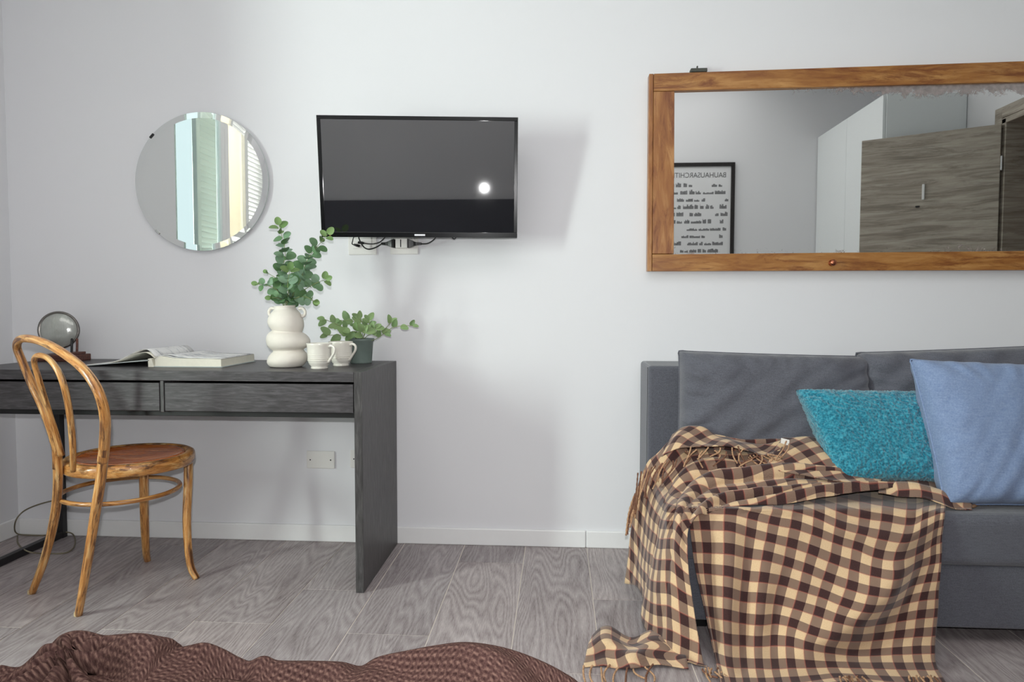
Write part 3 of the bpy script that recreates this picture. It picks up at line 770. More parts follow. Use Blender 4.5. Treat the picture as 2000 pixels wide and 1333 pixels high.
for a, b, c, yy, nl, sz in sp_:
    pts = [pc+Vector((rl.uniform(-.015, .015), rl.uniform(-.012, .012), .078)), P(a[0], a[1], 1, yy*.5-.065), P(b[0], b[1], 1, yy), P(c[0], c[1], 1, yy)]
    path = cr(pts, 8); V, F = tubedata(path, .0013, 5)
    st = mk('stem', V, F, STEM, pot); L = len(path)
    for k in range(nl):
        i = int(L*.38+(L*.62-2)*k/max(1, nl-1)); tg = (path[i+1]-path[i-1]).normalized(); side = tg.cross(TOC).normalized()*(1 if k % 2 else -1)
        put_leaf(LMP, st, path[i], side*.8+tg*.7+Vector((0, 0, rl.uniform(-.3, .5))), TOC+Vector((rl.uniform(-.6, .6), 0, rl.uniform(0, .9))), sz*rl.uniform(.85, 1.2))
    put_leaf(LMP, st, path[-1], tg+Vector((0, 0, -.2)), TOC+Vector((0, 0, .5)), sz*.8)

# mugs
MUGM = plain('glazed_cream_mug', (224, 220, 210), .25, .5, noise_amt=.02)
def mug(c, label, sc_=1.0):
    t = thing('mug', c, label, 'mug', 'mugs on the desk')
    pr = [(.001, .004), (.024, .004), (.026, 0), (.029, 0), (.0295, .004), (.028, .008), (.034, .014), (.0395, .026), (.0405, .044), (.041, .066), (.0425, .082), (.0445, .0885), (.0435, .090), (.0405, .0885), (.0385, .066), (.038, .03), (.03, .014), (.001, .012)]
    lathe('mug_body', [(a*sc_, b*sc_) for a, b in pr], c, MUGM, t, 48)
    for hz in (.03, .036, .05): lathe('ridge', [(.0400*sc_, (hz-.002)*sc_), (.0414*sc_, hz*sc_), (.0400*sc_, (hz+.002)*sc_)], c, MUGM, t, 48)
    dx = Vector((.93, -.36, 0)).normalized()
    h = [(.037, .076), (.053, .0815), (.0665, .074), (.0655, .058), (.054, .042), (.042, .027), (.036, .024)]
    tube('handle', [Vector(c)+dx*a*sc_+Vector((0, 0, b*sc_)) for a, b in h], [.0055, .005, .0045, .0045, .0045, .005, .006], MUGM, t, 6, 10)
q = P(624, 721, 1, -.385); mug(Vector((q.x, -.385, DZT)), 'cream glazed mug nearest the desk front, beside the vase')
q = P(666, 716, 1, -.26); mug(Vector((q.x, -.26, DZT)), 'cream glazed mug standing between the other mug and the pot plant')

# ================================================================== WALL THINGS
# television on its bracket
tvc = (P(622, 231, 1, -.255)+P(1008, 233, 1, -.185)+P(632, 461, 1, -.225)+P(1007, 461, 1, -.15))/4
ty, tt = R(6.0), R(8.5)
TVM = Matrix.Translation(tvc) @ Matrix.Rotation(ty, 4, 'Z') @ Matrix.Rotation(tt, 4, 'X')
TWd, THt = .732, .438
tv = thing('television', (tvc.x, 0, tvc.z), 'black flat-screen television mounted on the wall above the desk corner', 'television')
TVB = plain('gloss_black_bezel', (13, 14, 15), .15)
def tvbox(nm, lo, hi, mat, par, bev=.001):
    bm = bmesh.new(); addbox(bm, lo, hi, bev, 2, TVM); return frombm(nm, bm, mat, par)
SCR = NM('dark_screen', .018, .5); SCR.base((.006, .006, .007, 1)); SCR.set('IOR', 2.7); SCR = SCR.m
hw, hh = TWd/2, THt/2; bz = .013
shell = tvbox('shell', (-hw+.004, .004, -hh+.004), (hw-.004, .045, hh-.004), BLACKP, tv, .004)
tvbox('bezel', (-hw, -.006, hh-bz), (hw, .012, hh), TVB, tv); tvbox('bezel', (-hw, -.006, -hh), (hw, .012, -hh+.019), TVB, tv)
tvbox('bezel', (-hw, -.006, -hh+.0192), (-hw+bz, .012, hh-bz-.0002), TVB, tv); tvbox('bezel', (hw-bz, -.006, -hh+.0192), (hw, .012, hh-bz-.0002), TVB, tv)
tvbox('screen', (-hw+bz, -.002, -hh+.019), (hw-bz, .004, hh-bz), SCR, tv, 0)
tvbox('badge', (-.020, -.0072, -hh+.006), (.020, -.0058, -hh+.0125), plain('silver_badge', (225, 225, 230), .3, noise_amt=.02), tv, .0005)
tvbox('standby_light', (-hw+.030, -.0068, -hh+.0045), (-hw+.033, -.0058, -hh+.007), plain('red_indicator', (200, 40, 50), .3), tv, 0)
box('wall_plate', (tvc.x-.06, -.02, tvc.z-.1), (tvc.x+.06, -.001, tvc.z+.1), DARKMET, tv, bev=.003)
tube('bracket_arm', [Vector((tvc.x, -.018, tvc.z)), Vector((tvc.x+.01, -.08, tvc.z)), tvc+Vector((0, .045, 0))], .018, DARKMET, tv, 6, 10)

def plate(u0, v0, u1, v1, label, parts):
    a, b = P(u0, v0, 1, -.005), P(u1, v1, 1, -.005)
    lo = (min(a.x, b.x), -.009, min(a.z, b.z)); hi = (max(a.x, b.x), 0, max(a.z, b.z))
    t = thing('wall_socket', ((lo[0]+hi[0])/2, 0, lo[2]), label, 'socket')
    box('cover_plate', lo, hi, SOCKET, t, bev=.0035)
    parts(t, Vector(lo), Vector(hi)); return t
def p_sock(t, lo, hi):
    m_ = .17*(hi.x-lo.x)
    box('insert', (lo.x+m_, -.013, lo.z+.024), (hi.x-m_, -.0085, hi.z-.012), SOCKET, t, bev=.002)
def p_blank(t, lo, hi):
    for x in (lo.x+.016, hi.x-.016):
        lathe('screw', [(.0028, 0), (.0028, .0015), (.001, .0022)], (x, -.0088, (lo.z+hi.z)/2), DARKMET, t, 10, axis=(0, -1, 0))
plate(680, 440, 736, 498, 'white wall socket under the left part of the television', p_sock)
plate(762, 440, 817, 497, 'white wall socket under the middle of the television, behind the plug block', p_sock)
plate(599, 881, 654, 916, 'blank white wall plate with two screws below the desk', p_blank)
plate(684, 879, 738, 915, 'white wall plate half hidden behind the desk side panel', p_blank)
# plug adapter with two black plugs, cables
ya = -.045
ad = thing('plug_adapter', P(790, 478, 1, ya), 'white plug adapter with black plugs on both sides below the television', 'plug')
a, b = P(772, 466, 1, ya), P(796, 484.5, 1, ya)
box('adapter_body', (a.x, ya, b.z), (b.x, -.0135, a.z), SOCKET, ad, bev=.002)
c1, c2 = P(781.5, 468, 1, ya), P(783.5, 483, 1, ya)
box('slot', (c1.x, ya-.001, c2.z), (c2.x, ya+.002, c1.z), BLACKP, ad, bev=.0005)
def plug(us, s):
    V = []; F = []
    prof = [(us, 467.5, 485, .016), (us+s*5, 468.5, 484, .015), (us+s*12, 472, 481, .011), (us+s*17, 473.5, 479.5, .007), (us+s*27, 474, 478.5, .005)]
    for u, va, vb, d in prof:
        A, B = P(u, va, 1, ya+.012), P(u, vb, 1, ya+.012)
        for z, y in ((A.z, ya+.012-d), (A.z, ya+.012+d), (B.z, ya+.012+d), (B.z, ya+.012-d)): V.append((A.x, y, z))
    for i in range(4):
        for k in range(4): F.append((i*4+k, i*4+(k+1) % 4, i*4+4+(k+1) % 4, i*4+4+k))
    F += [(0, 1, 2, 3), (16, 17, 18, 19)]
    bm = bmesh.new(); vs = [bm.verts.new(v) for v in V]
    for f in F: bm.faces.new([vs[i] for i in f])
    bmesh.ops.recalc_face_normals(bm, faces=bm.faces); bmesh.ops.bevel(bm, geom=list(bm.edges), offset=.0012, segments=1, affect='EDGES')
    frombm('plug', bm, BLACKP, ad)
plug(771.5, -1); plug(796.5, 1)
def cable(pix, y, r, label, mat=BLACKP, tip=None):
    pts = [P(u, v, 1, yy) for (u, v), yy in zip(pix, y)]
    t = thing('cable', pts[0], label, 'cable'); tube('cord', pts, r, mat, t, 8, 8)
    if tip:
        a, b = pts[tip], pts[tip-1]; d = (a-b).normalized()
        V, F = tubedata([a-d*.004, a+d*.004, a+d*.020], [.004, .0055, .0055], 10); mk('connector', V, F, BLACKP, t)
cable([(745, 477), (735, 483), (722, 487), (712, 484), (704, 473), (699, 458), (697, 445)], [ya+.012]*4+[-.05, -.08, -.12], .0026, 'black cable looping from the plug up behind the television, lowest loop')
cable([(823, 476.5), (834, 476), (844, 471), (852, 463), (858, 450)], [ya+.012, -.04, -.05, -.07, -.1], .0024, 'black cable curving up right from the plug adapter')
cable([(760, 455), (752, 464), (742, 473), (730, 476.5), (720, 476.5), (709, 475)], [-.1, -.07, -.05, -.035, -.03, -.026], .0022, 'thin black cable with a connector running into the left socket', tip=-1)
cable([(697, 455), (691, 463), (688.5, 472), (688, 477), (693, 478.5)], [-.1, -.06, -.035, -.028, -.024], .0022, 'short black cable hanging over the left edge of the left socket', tip=-1)
cable([(878, 455), (882, 463), (887, 467), (892, 463), (897, 455)], [-.1]*5, .002, 'tiny loop of black cable peeking below the television right of centre')

# round bevelled mirror
rc = (P(265, 356, 1, -.02)+P(522, 354, 1, -.02))/2; rc = P(393, 355, 1, -.02); RR = .279
rm = thing('round_mirror', (rc.x, 0, rc.z-RR), 'round frameless mirror on the wall above the desk', 'mirror')
ax = (0, -1, 0)
lathe('glass', [(.001, .0), (RR-.024, .0)], rc, MIRROR, rm, 96, axis=ax, caps=False)
lathe('bevelled_edge', [(RR-.0239, .0), (RR-.0006, -.0011)], rc, MIRROR, rm, 96, axis=ax, caps=False)
lathe('glass_edge', [(RR-.0006, -.0011), (RR, -.0018), (RR, -.0070), (RR-.001, -.0078), (.1, -.0085)], rc, plain('pale_glass_edge', (188, 198, 194), .3, noise_amt=.02), rm, 96, axis=ax, caps=False)
lathe('backing', [(RR-.05, -.009), (RR-.05, -.019)], rc, DARKMET, rm, 48, axis=ax)
for u, v in [(297, 266), (307, 455), (486, 450)]:
    q = P(u, v, 1, -.018); d = Vector((q.x-rc.x, 0, q.z-rc.z)).normalized()
    q = Vector((rc.x, -.018, rc.z))+d*(RR-.002)
    M = Matrix.Translation(q) @ Matrix.Rotation(-math.atan2(d.z, d.x), 4, 'Y')
    bm = bmesh.new(); addbox(bm, (-.005, -.005, -.011), (.003, .014, .011), .0008, 1, M); frombm('clip', bm, CHROME if u > 300 else DARKMET, rm)

# large old wooden mirror
YM = -.045
TL, TR_, BL_, BR_ = [P(u, v, 1, YM) for u, v in ((1268, 144), (2110, 115.5), (1264.5, 530), (2110, 527.5))]
iTL, iTR, iBL, iBR = [P(u, v, 1, YM) for u, v in ((1317.5, 178), (2062, 157.5), (1316, 496), (2062, 489.5))]
bm_ = thing('wooden_wall_mirror', ((TL.x+TR_.x)/2, 0, BL_.z), 'wide old mirror with foxed glass in an amber wooden frame above the sofa', 'mirror')
D_ = (0, .042, 0)
a1 = TL.lerp(BL_, 34/386); a2 = TR_.lerp(BR_, 40/411)
b1 = BL_.lerp(TL, 33/386); b2 = BR_.lerp(TR_, 37/411)
tl2 = Vector((TL.x+.018, YM, TL.z)); bl2 = Vector((BL_.x+.018, YM, BL_.z))
a1b = Vector((a1.x+.018, YM, iTL.z)); b1b = Vector((b1.x+.018, YM, iBL.z))
g = .0012
quadbox('edge_strip', [TL, tl2-Vector((g, 0, 0)), bl2-Vector((g, 0, 0)), BL_], D_, AMBERV, bm_)
quadbox('top_rail', [tl2, TR_, Vector((TR_.x, YM, iTR.z)), Vector((iTL.x, YM, iTL.z+.0015)), Vector((tl2.x, YM, iTL.z+.0015))], D_, AMBER, bm_)
quadbox('bottom_rail', [Vector((bl2.x, YM, iBL.z-.0015)), Vector((iBL.x, YM, iBL.z-.0015)), Vector((BR_.x, YM, iBR.z)), BR_, bl2], D_, AMBER, bm_)
quadbox('side_rail', [a1b, iTL, iBL, b1b], D_, AMBERV, bm_)
quadbox('side_rail', [iTR, Vector((TR_.x, YM, iTR.z-.001)), Vector((BR_.x, YM, iBR.z+.001)), iBR], D_, AMBERV, bm_)
gy = -.030
gl = [Vector((p.x, gy, p.z))+Vector((dx, 0, dz)) for p, dx, dz in ((iBL, -.012, -.012), (iBR, .012, -.012), (iTR, .012, .012), (iTL, -.012, .012))]
V = gl+[p+Vector((0, .006, 0)) for p in gl]
mk('glass', V, [(0, 1, 2, 3), (4, 7, 6, 5), (0, 4, 5, 1), (1, 5, 6, 2), (2, 6, 7, 3), (3, 7, 4, 0)], FOXED, bm_, uv=[(0, 0), (1, 0), (1, 1), (0, 1)]*2, smooth=False)
q = P(1624, 514, 1, YM)
lathe('knob', [(.012, 0), (.012, .004), (.007, .007), (.009, .012), (.0125, .017), (.0115, .022), (.006, .025), (.001, .0255)], q, plain('copper_knob', (190, 120, 90), .22, metal=1), bm_, 24, axis=(0, -1, 0))
q = P(1364, 138.5, 1, YM+.02)
bm = bmesh.new(); addbox(bm, (q.x-.031, YM+.004, q.z-.008), (q.x+.031, YM+.036, q.z+.006), .002, 1); addbox(bm, (q.x-.008, YM+.01, q.z+.006), (q.x-.003, YM+.02, q.z+.016), .001, 1)
frombm('hinge', bm, plain('green_grey_iron', (70, 72, 66), .6), bm_)

# cord by the left wall
co_ = thing('power_cord', P(60, 1045, 2, .004), 'thin olive-grey power cord looping on the floor by the left wall', 'cord')
z4 = .0035
cpts = [P(118, 975, 1, -.05), P(75, 986, 1, -.06), P(45, 1000, 1, -.07), P(30, 1020, 1, -.09), P(32, 1042, 2, .012), P(60, 1046, 2, z4), P(90, 1046, 2, z4), P(125, 1040, 2, .02), P(143, 1045, 2, .01), P(146, 1065, 2, z4), P(130, 1080, 2, z4), P(90, 1082, 2, z4), P(55, 1078, 2, .031), P(36, 1063, 2, z4), P(34, 1048, 2, z4)]
tube('cord', cpts, .0028, plain('olive_cord', (120, 112, 92), .6), co_, 8, 8)

# ================================================================== SOFA
sx0, sx1 = .975, 2.46
sofa = thing('sofa', ((sx0+sx1)/2, -.4, 0), 'charcoal grey fabric sofa below the wooden mirror', 'sofa')
ORGS = org(sofa)
box('back', (sx0, -.265, .10), (sx1, -.02, .757), SOFAF, sofa, bev=.012, seg=3)
box('back_seam', (sx0-.0012, -.2485, .105), (sx0+.01, -.2465, .75), plain('dark_seam', (36, 37, 42), .9), sofa, bev=0)
box('seat', (sx0, -.775, .232), (sx1, -.266, .382), SOFAF, sofa, bev=.028, seg=4)
box('base', (sx0+.005, -.755, .048), (sx1-.005, -.05, .2315), SOFAF, sofa, bev=.008, seg=3)
for x in (sx0+.08, sx1-.12):
    for y in (-.69, -.12): box('foot', (x, y, 0), (x+.05, y+.05, .0478), BLACKP, sofa, bev=.003)

def pillow(name, TLc, TRc, BRc, BLc, thick, mat, label, cat, group=None, n=44, bulge=.42, seed=0., wr=.006, pinch=.06, sag=0.0, solidtop=0.0, base=None):
    """cushion between four corner points, puffed to both sides"""
    TLc, TRc, BRc, BLc = map(Vector, (TLc, TRc, BRc, BLc))
    nrm = (TRc-TLc).cross(BLc-TLc).normalized()
    if nrm.y > 0: nrm = -nrm
    t = thing(name, (BLc+BRc)/2 if base is None else base, label, cat, group)
    allr = []
    for side in (1, -1):
        rows = []
        for i in range(n+1):
            v = -1+2*i/n; row = []
            for j in range(n+1):
                u = -1+2*j/n
                # edges drawn in between the corners
                uu = u*(1-pinch*(1-v*v)*abs(u)); vv = v*(1-pinch*(1-u*u)*abs(v))
                a, b = (uu+1)/2, (vv+1)/2
                p = TLc*(1-a)*(1-b)+TRc*a*(1-b)+BRc*a*b+BLc*(1-a)*b
                h = max(0, (1-u**4)*(1-v**4))**bulge
                h = h*thick/2
                q = Vector((u*1.3, v*1.3, side*3+seed))
                e = max(0, 1-abs(u))*max(0, 1-abs(v))
                fold = nz(Vector((u*2.2+v*1.4, (v-u)*.5, seed)), 2.2)*wr*1.0+nz(q, 2.5, seed)*wr*.8
                # creases running in from the corners and edges
                ed = max(abs(u), abs(v)); fold += wr*1.6*sstep(.55, .95, ed)*(1-sstep(.97, 1, ed))*nz(Vector((math.atan2(v, u)*5, seed, side)), 1.6)
                p = p+nrm*side*(h+fold*(1 if h > 1e-4 else 0))
                row.append(p)
            rows.append(row)
        allr.append(rows)
    H = n+1; V = [p for r in allr[0] for p in r]+[p for r in allr[1] for p in r]; F = []
    for i in range(n):
        for j in range(n):
            a = i*H+j; F.append((a, a+1, a+H+1, a+H)); b = a+H*H; F.append((b, b+H, b+H+1, b+1))
    bm = bmesh.new(); vs = [bm.verts.new(v) for v in V]
    for f in F: bm.faces.new([vs[k] for k in f])
    bmesh.ops.remove_doubles(bm, verts=bm.verts, dist=.00005); bmesh.ops.recalc_face_normals(bm, faces=bm.faces)
    o = frombm('cover', bm, mat, t, smooth=True)
    edge = [allr[0][0][j] for j in range(0, H, 2)]+[allr[0][i][n] for i in range(2, H, 2)]+[allr[0][n][j] for j in range(n-2, -1, -2)]+[allr[0][i][0] for i in range(n-2, 1, -2)]
    return t, o, edge
def seam(t, edge, r, mat): 
    V, F = tubedata(cr(edge, 2, True), r, 6, True); mk('piping', V, F, mat, t)

yb = -.355
t, o, e = pillow('back_cushion', P(1326, 686, 1, yb), P(1690, 697, 1, yb), P(1702, 900, 1, yb-.05), P(1322, 900, 1, yb-.05), .19, SOFAF, 'charcoal back cushion at the left end of the sofa', 'cushion', 'back cushions of the sofa', bulge=.30, seed=1.3, pinch=.015, wr=.013)
seam(t, e, .0028, SOFAF)
t, o, e = pillow('back_cushion', P(1672, 690, 1, yb), P(2120, 672, 1, yb), P(2120, 900, 1, yb-.05), P(1706, 900, 1, yb-.05), .19, SOFAF, 'charcoal back cushion behind the blue and teal pillows', 'cushion', 'back cushions of the sofa', bulge=.30, seed=4.1, pinch=.012, wr=.013)
seam(t, e, .0028, SOFAF)
t, o, e = pillow('throw_pillow', P(1554, 762, 1, -.475), P(1838, 766, 1, -.475), P(1850, 945, 1, -.60), P(1628, 945, 1, -.60), .13, TEAL, 'fluffy teal rectangular pillow leaning on the sofa cushions', 'pillow', n=110, bulge=.36, seed=2.2, pinch=.035, wr=.004)
# plush pile: fine real relief
me = o.data
for v in me.vertices:
    v.co += v.normal*(.004*noise.noise(v.co*150)+.003*noise.noise(v.co*320))
t, o, e = pillow('throw_pillow', P(1778, 703, 1, -.545), P(2105, 715, 1, -.545), P(2100, 992, 1, -.70), P(1846, 988, 1, -.70), .17, BLUEF, 'square blue linen pillow on the sofa, in front of the teal one', 'pillow', n=60, bulge=.40, seed=5.5, pinch=.03, wr=.006)
seam(t, e, .0032, BLUEF)

# ================================================================== CHECKED THROW
thr = thing('checked_throw', (1.3, -.85, 0), 'brown and cream gingham wool throw draped over the left of the sofa', 'blanket')
Tper = .062
# --- front panel: traced weave, columns A..M, rows 0..9 ; (px, py, y)
cols = {
 -2: [(1372, 985), (1430, 990), (1478, 992), (1520, 985), (1560, 985), (1602, 968), (1645, 962), (1690, 950), (1738, 945), (1784, 948), (1812, 950), (1838, 955), (1852, 962)],
 -1: [(1372, 990), (1430, 994), (1476, 998), (1518, 1000), (1558, 1000), (1600, 1002), (1643, 1014), (1688, 1022), (1730, 1022), (1778, 1026), (1806, 1012), (1832, 1002), (1846, 1000)],
 0: [(1372, 998), (1428, 1000), (1470, 1008), (1512, 1018), (1554, 1026), (1596, 1040), (1636, 1055), (1675, 1067), (1716, 1083), (1757, 1087), (1797, 1074), (1824, 1058), (1840, 1052)],
 1: [(1376, 1026), (1426, 1029), (1466, 1041), (1506, 1052), (1547, 1062), (1588, 1076), (1630, 1093), (1669, 1106), (1711, 1119), (1756, 1124), (1793, 1104), (1822, 1094), (1839, 1091)],
 2: [(1380, 1071), (1425, 1073), (1461, 1081), (1499, 1087), (1540, 1099), (1578, 1112), (1619, 1129), (1664, 1145), (1707, 1156), (1748, 1158), (1782, 1138), (1814, 1130), (1836, 1127)],
 3: [(1381, 1112), (1424, 1117), (1456, 1125), (1492, 1129), (1530, 1135), (1570, 1148), (1609, 1161), (1653, 1179), (1697, 1190), (1736, 1186), (1770, 1172), (1804, 1165), (1833, 1162)],
 4: [(1384, 1153), (1422, 1158), (1452, 1166), (1487, 1168), (1521, 1173), (1561, 1184), (1600, 1196), (1640, 1210), (1680, 1218), (1722, 1214), (1762, 1206), (1798, 1200), (1831, 1197)],
 5: [(1388, 1196), (1421, 1202), (1450, 1208), (1484, 1212), (1515, 1210), (1549, 1218), (1589, 1234), (1631, 1244), (1672, 1246), (1716, 1244), (1757, 1240), (1794, 1236), (1828, 1234)],
 6: [(1394, 1240), (1422, 1250), (1450, 1252), (1481, 1254), (1512, 1252), (1543, 1254), (1579, 1262), (1620, 1270), (1664, 1276), (1710, 1276), (1752, 1273), (1790, 1271), (1826, 1270)],
 7: [(1402, 1288), (1424, 1295), (1452, 1297), (1482, 1298), (1513, 1299), (1545, 1298), (1582, 1299), (1624, 1300), (1668, 1301), (1714, 1302), (1758, 1303), (1796, 1303), (1830, 1303)],
 8: [(1412, 1332), (1432, 1334), (1458, 1334), (1488, 1334), (1520, 1332), (1552, 1330), (1592, 1326), (1636, 1322), (1684, 1324), (1732, 1328), (1774, 1330), (1812, 1332), (1846, 1332)],
 9: [(1420, 1372), (1440, 1372), (1466, 1370), (1496, 1368), (1530, 1362), (1564, 1352), (1604, 1342), (1650, 1336), (1700, 1338), (1750, 1346), (1792, 1352), (1830, 1358), (1864, 1362)],
}
# depth relief: metres toward the camera (+) of the hanging cloth
rel = {
 -2: [0]*13, -1: [0]*13,
 0: [.0, .0, .0, .0, .0, .0, .004, .010, .022, .026, .0, -.008, -.012],
 1: [-.01, .008, .002, .006, .004, .006, .010, .018, .036, .045, .0, -.012, -.014],
 2: [-.02, .012, .000, .010, .004, .008, .014, .026, .045, .042, -.008, -.014, -.012],
 3: [-.02, .016, -.004, .012, .002, .010, .018, .034, .048, .024, -.014, -.010, -.014],
 4: [-.02, .018, -.006, .013, .002, .012, .024, .042, .042, .002, -.014, -.006, -.014],
 5: [-.02, .020, -.006, .014, .002, .016, .034, .046, .020, -.010, -.008, -.006, -.012],
 6: [-.02, .020, -.006, .014, .006, .022, .036, .024, .000, -.010, -.004, -.006, -.012],
 7: [-.01, .020, -.002, .012, .006, .012, .012, .004, .000, -.004, .0, -.004, -.010],
}
# the row on the seat edge, then hanging, then lying on the floor
yrow = {0: -.792, 1: -.806, 2: -.815, 3: -.825, 4: -.835, 5: -.845, 6: -.858, 7: -.875}
PROF = [(-.45, .392), (-.735, .392), (-.765, .388), (-.788, .372), (-.798, .345), (-.815, .25), (-.835, .15), (-.862, .05), (-.885, .016), (-.95, .008), (-1.6, .006)]
def PX(u, v, rel_=0.0):
    d = FW*FPX+RT*(u-1000)-UP*(v-666.5); best = None
    for (ya_, za_), (yb_, zb_) in zip(PROF, PROF[1:]):
        ny, nz_ = (zb_-za_), -(yb_-ya_)
        den = d.y*ny+d.z*nz_
        if abs(den) < 1e-9: continue
        t = ((ya_-CAM.y)*ny+(za_-CAM.z)*nz_)/den
        if t <= 0: continue
        y = CAM.y+d.y*t
        if min(ya_, yb_)-1e-6 <= y <= max(ya_, yb_)+1e-6 and (best is None or t < best): best = t
    return CAM+d*best-d.normalized()*rel_
BOXES = [((sx0-.007, -.783, .225), (sx1, -.26, .3895)), ((sx0-.004, -.762, .04), (sx1, -.04, .24)), ((sx0-.006, -.272, .09), (sx1, -.0, .762))]
def clear(q):
    for _ in range(60):
        if any(all(lo[k] < q[k] < hi[k] for k in range(3)) for lo, hi in BOXES): q = q+(CAM-q).normalized()*.003
        else: break
    if q.z < .006: q.z = .006
    return q
edge0 = {-2: (1346, 985), -1: (1345, 993), 0: (1345, 1004), 1: (1347, 1026), 2: (1352, 1070), 3: (1358, 1111), 4: (1367, 1152), 5: (1377, 1195), 6: (1387, 1240), 7: (1397, 1288), 8: (1405, 1332), 9: (1412, 1372)}
ctrl = []
for r in range(-2, 10):
    cols[r] = [edge0[r]]+cols[r]
    rr_ = [0]+[x*1.35 for x in rel[r]] if r in rel else [0]*14
    if r in rel and r > 0: rr_[0] = -.012
    ctrl.append([PX(u, v, rr_[c]+.012*sstep(0, 3, r)*(r < 8)) for c, (u, v) in enumerate(cols[r])])
NU, NV = 10, 10
rows = netsurf(ctrl, NU, NV)
for i, rw in enumerate(rows):
    for j, p in enumerate(rw):
        d = .0035*nz(p, 9, 3.0)+.0018*nz(p, 30, 5.0)
        rw[j] = clear(p+Vector((0, -1, .15))*d)
vrow = [[-x for x in vv] for vv in ([.4, .4, .35, .6, 1.0, 1.3, 2.6, 3.2, 4.0, 4.7, 4.8, 4.9, 4.9, 4.9], [.25, .25, .2, .35, .6, .8, 1.2, 1.4, 1.5, 1.7, 1.8, 1.9, 1.9, 1.9])]+[[float(r)]*14 for r in range(10)]
vg = netsurf([[Vector((x, 0, 0)) for x in r] for r in vrow], NU, NV)
uvr = [[((j/NU-1)*Tper+Tper*.25, -vg[i][j].x*Tper+Tper*.25) for j in range(len(rows[0]))] for i in range(len(rows))]
cloth = gridmesh('front_drape', rows, CHECK, thr, uvr, thick=.003)

# --- gathered bundle that turns down into the left drape
t0 = [(1848, 938, -.47), (1775, 930, -.47), (1700, 920, -.47), (1628, 876, -.47), (1540, 862, -.475), (1450, 862, -.48), (1385, 850, -.48), (1330, 846, -.47), (1286, 884, -.46), (1262, 908, -.45), (1244, 962, -.45), (1231, 1050, -.46), (1220, 1140, -.48)]
t1 = [(1848, 946, -.52), (1775, 934, -.53), (1700, 930, -.54), (1620, 902, -.55), (1540, 890, -.55), (1455, 896, -.55), (1390, 888, -.55), (1340, 896, -.54), (1305, 926, -.54), (1279, 966, -.54), (1264, 1020, -.55), (1254, 1090, -.56), (1250, 1152, -.58)]
t2 = [(1848, 955, -.57), (1775, 942, -.59), (1700, 940, -.60), (1620, 928, -.62), (1540, 922, -.63), (1460, 926, -.63), (1400, 926, -.63), (1350, 938, -.62), (1315, 964, -.63), (1294, 1010, -.66), (1282, 1070, -.69), (1270, 1140, -.72), (1262, 1225, -.76)]
t3 = [(1848, 962, -.62), (1775, 950, -.64), (1700, 948, -.66), (1620, 945, -.68), (1540, 953, -.69), (1465, 958, -.70), (1408, 962, -.70), (1360, 976, -.73), (1326, 1000, -.80), (1316, 1050, -.825), (1310, 1110, -.83), (1306, 1190, -.86), (1312, 1296, -.90)]
t4 = [(1848, 966, -.66), (1775, 955, -.68), (1700, 953, -.70), (1615, 964, -.73), (1535, 980, -.745), (1466, 988, -.755), (1412, 996, -.765), (1372, 1006, -.80), (1346, 1030, -.83), (1343, 1076, -.845), (1346, 1130, -.865), (1358, 1210, -.89), (1380, 1328, -.94)]
ctl = [[P(u, v, 1, y) for u, v, y in t] for t in (t0, t1, t2, t3, t4)]
rows = netsurf(ctl, 12, 30)
H, W = len(rows), len(rows[0])
flat = [[p.copy() for p in r] for r in rows]
cc = Vector((1.35, -.45, .15))
for i in range(H):
    t = i/(H-1)
    for j in range(W):
        s = j/(W-1)
        p = flat[i][j]
        a = flat[min(H-1, i+1)][j]-flat[max(0, i-1)][j]; b = flat[i][min(W-1, j+1)]-flat[i][max(0, j-1)]
        nn = b.cross(a).normalized()
        if nn.dot(CAM-p) < 0: nn = -nn
        # folds run along s and fan out on the hanging side
        ph = t*(6.4-2.8*sstep(.45, .8, s))+.35*math.sin(s*5+1.0)+.30*nz(Vector((s*5, t*2, 0)), 1.0, 2.0)+s*.9
        fr = ph-math.floor(ph)
        rid = (math.sin(math.pi*fr))**.6*(.6+.4*math.sin(math.floor(ph)*2.3+s*4))
        amp = .042*(1-sstep(.5, .72, s))+.013*sstep(.5, .72, s)
        amp *= sstep(0, .06, t)*.7+.3
        amp *= .35+.65*sstep(.02, .25, s)
        amp *= 1-.45*sstep(.9, 1.0, t)
        d = amp*(rid-.45)+.003*nz(p, 14, 8)+.0018*nz(p, 34, 2)
        rows[i][j] = clear(p+nn*d)
uvr = arcuv(flat, 1.0, 1.25)
mid_ = [q[0] for q in uvr[H//2]]
gridmesh('gathered_drape', rows, CHECK, thr, [[((.45*q[0]+.55*mid_[j])+q[1]*.30, q[1]*1.0-.22*mid_[j]) for j, q in enumerate(r)] for r in uvr], thick=.003)

# --- folded flap lying diagonally on the bundle, towards the teal pillow
fl_ = [[(1525, 860, -.48), (1585, 860, -.49), (1640, 880, -.50), (1685, 912, -.51), (1722, 934, -.53)],
       [(1512, 880, -.53), (1575, 884, -.545), (1630, 904, -.56), (1678, 928, -.57), (1718, 940, -.58)],
       [(1500, 902, -.58), (1560, 910, -.60), (1618, 924, -.615), (1670, 938, -.62), (1712, 945, -.62)],
       [(1490, 918, -.61), (1548, 930, -.635), (1608, 940, -.65), (1664, 947, -.66), (1706, 949, -.65)]]
rows = netsurf([[P(u, v, 1, y)+Vector((0, -.02, .012)) for u, v, y in r] for r in fl_], 10, 10)
for i, r in enumerate(rows):
    for j, p in enumerate(r): p += Vector((0, -.3, 1))*(.008*math.sin(i/len(rows)*6.2)*math.sin(j/len(r)*3.1)+.003*nz(p, 20, 1))
uvr = arcuv(rows)
gridmesh('folded_flap', rows, CHECK, thr, [[((u+v)*.72, (v-u)*.72+.02) for u, v in r] for r in uvr], thick=.003)

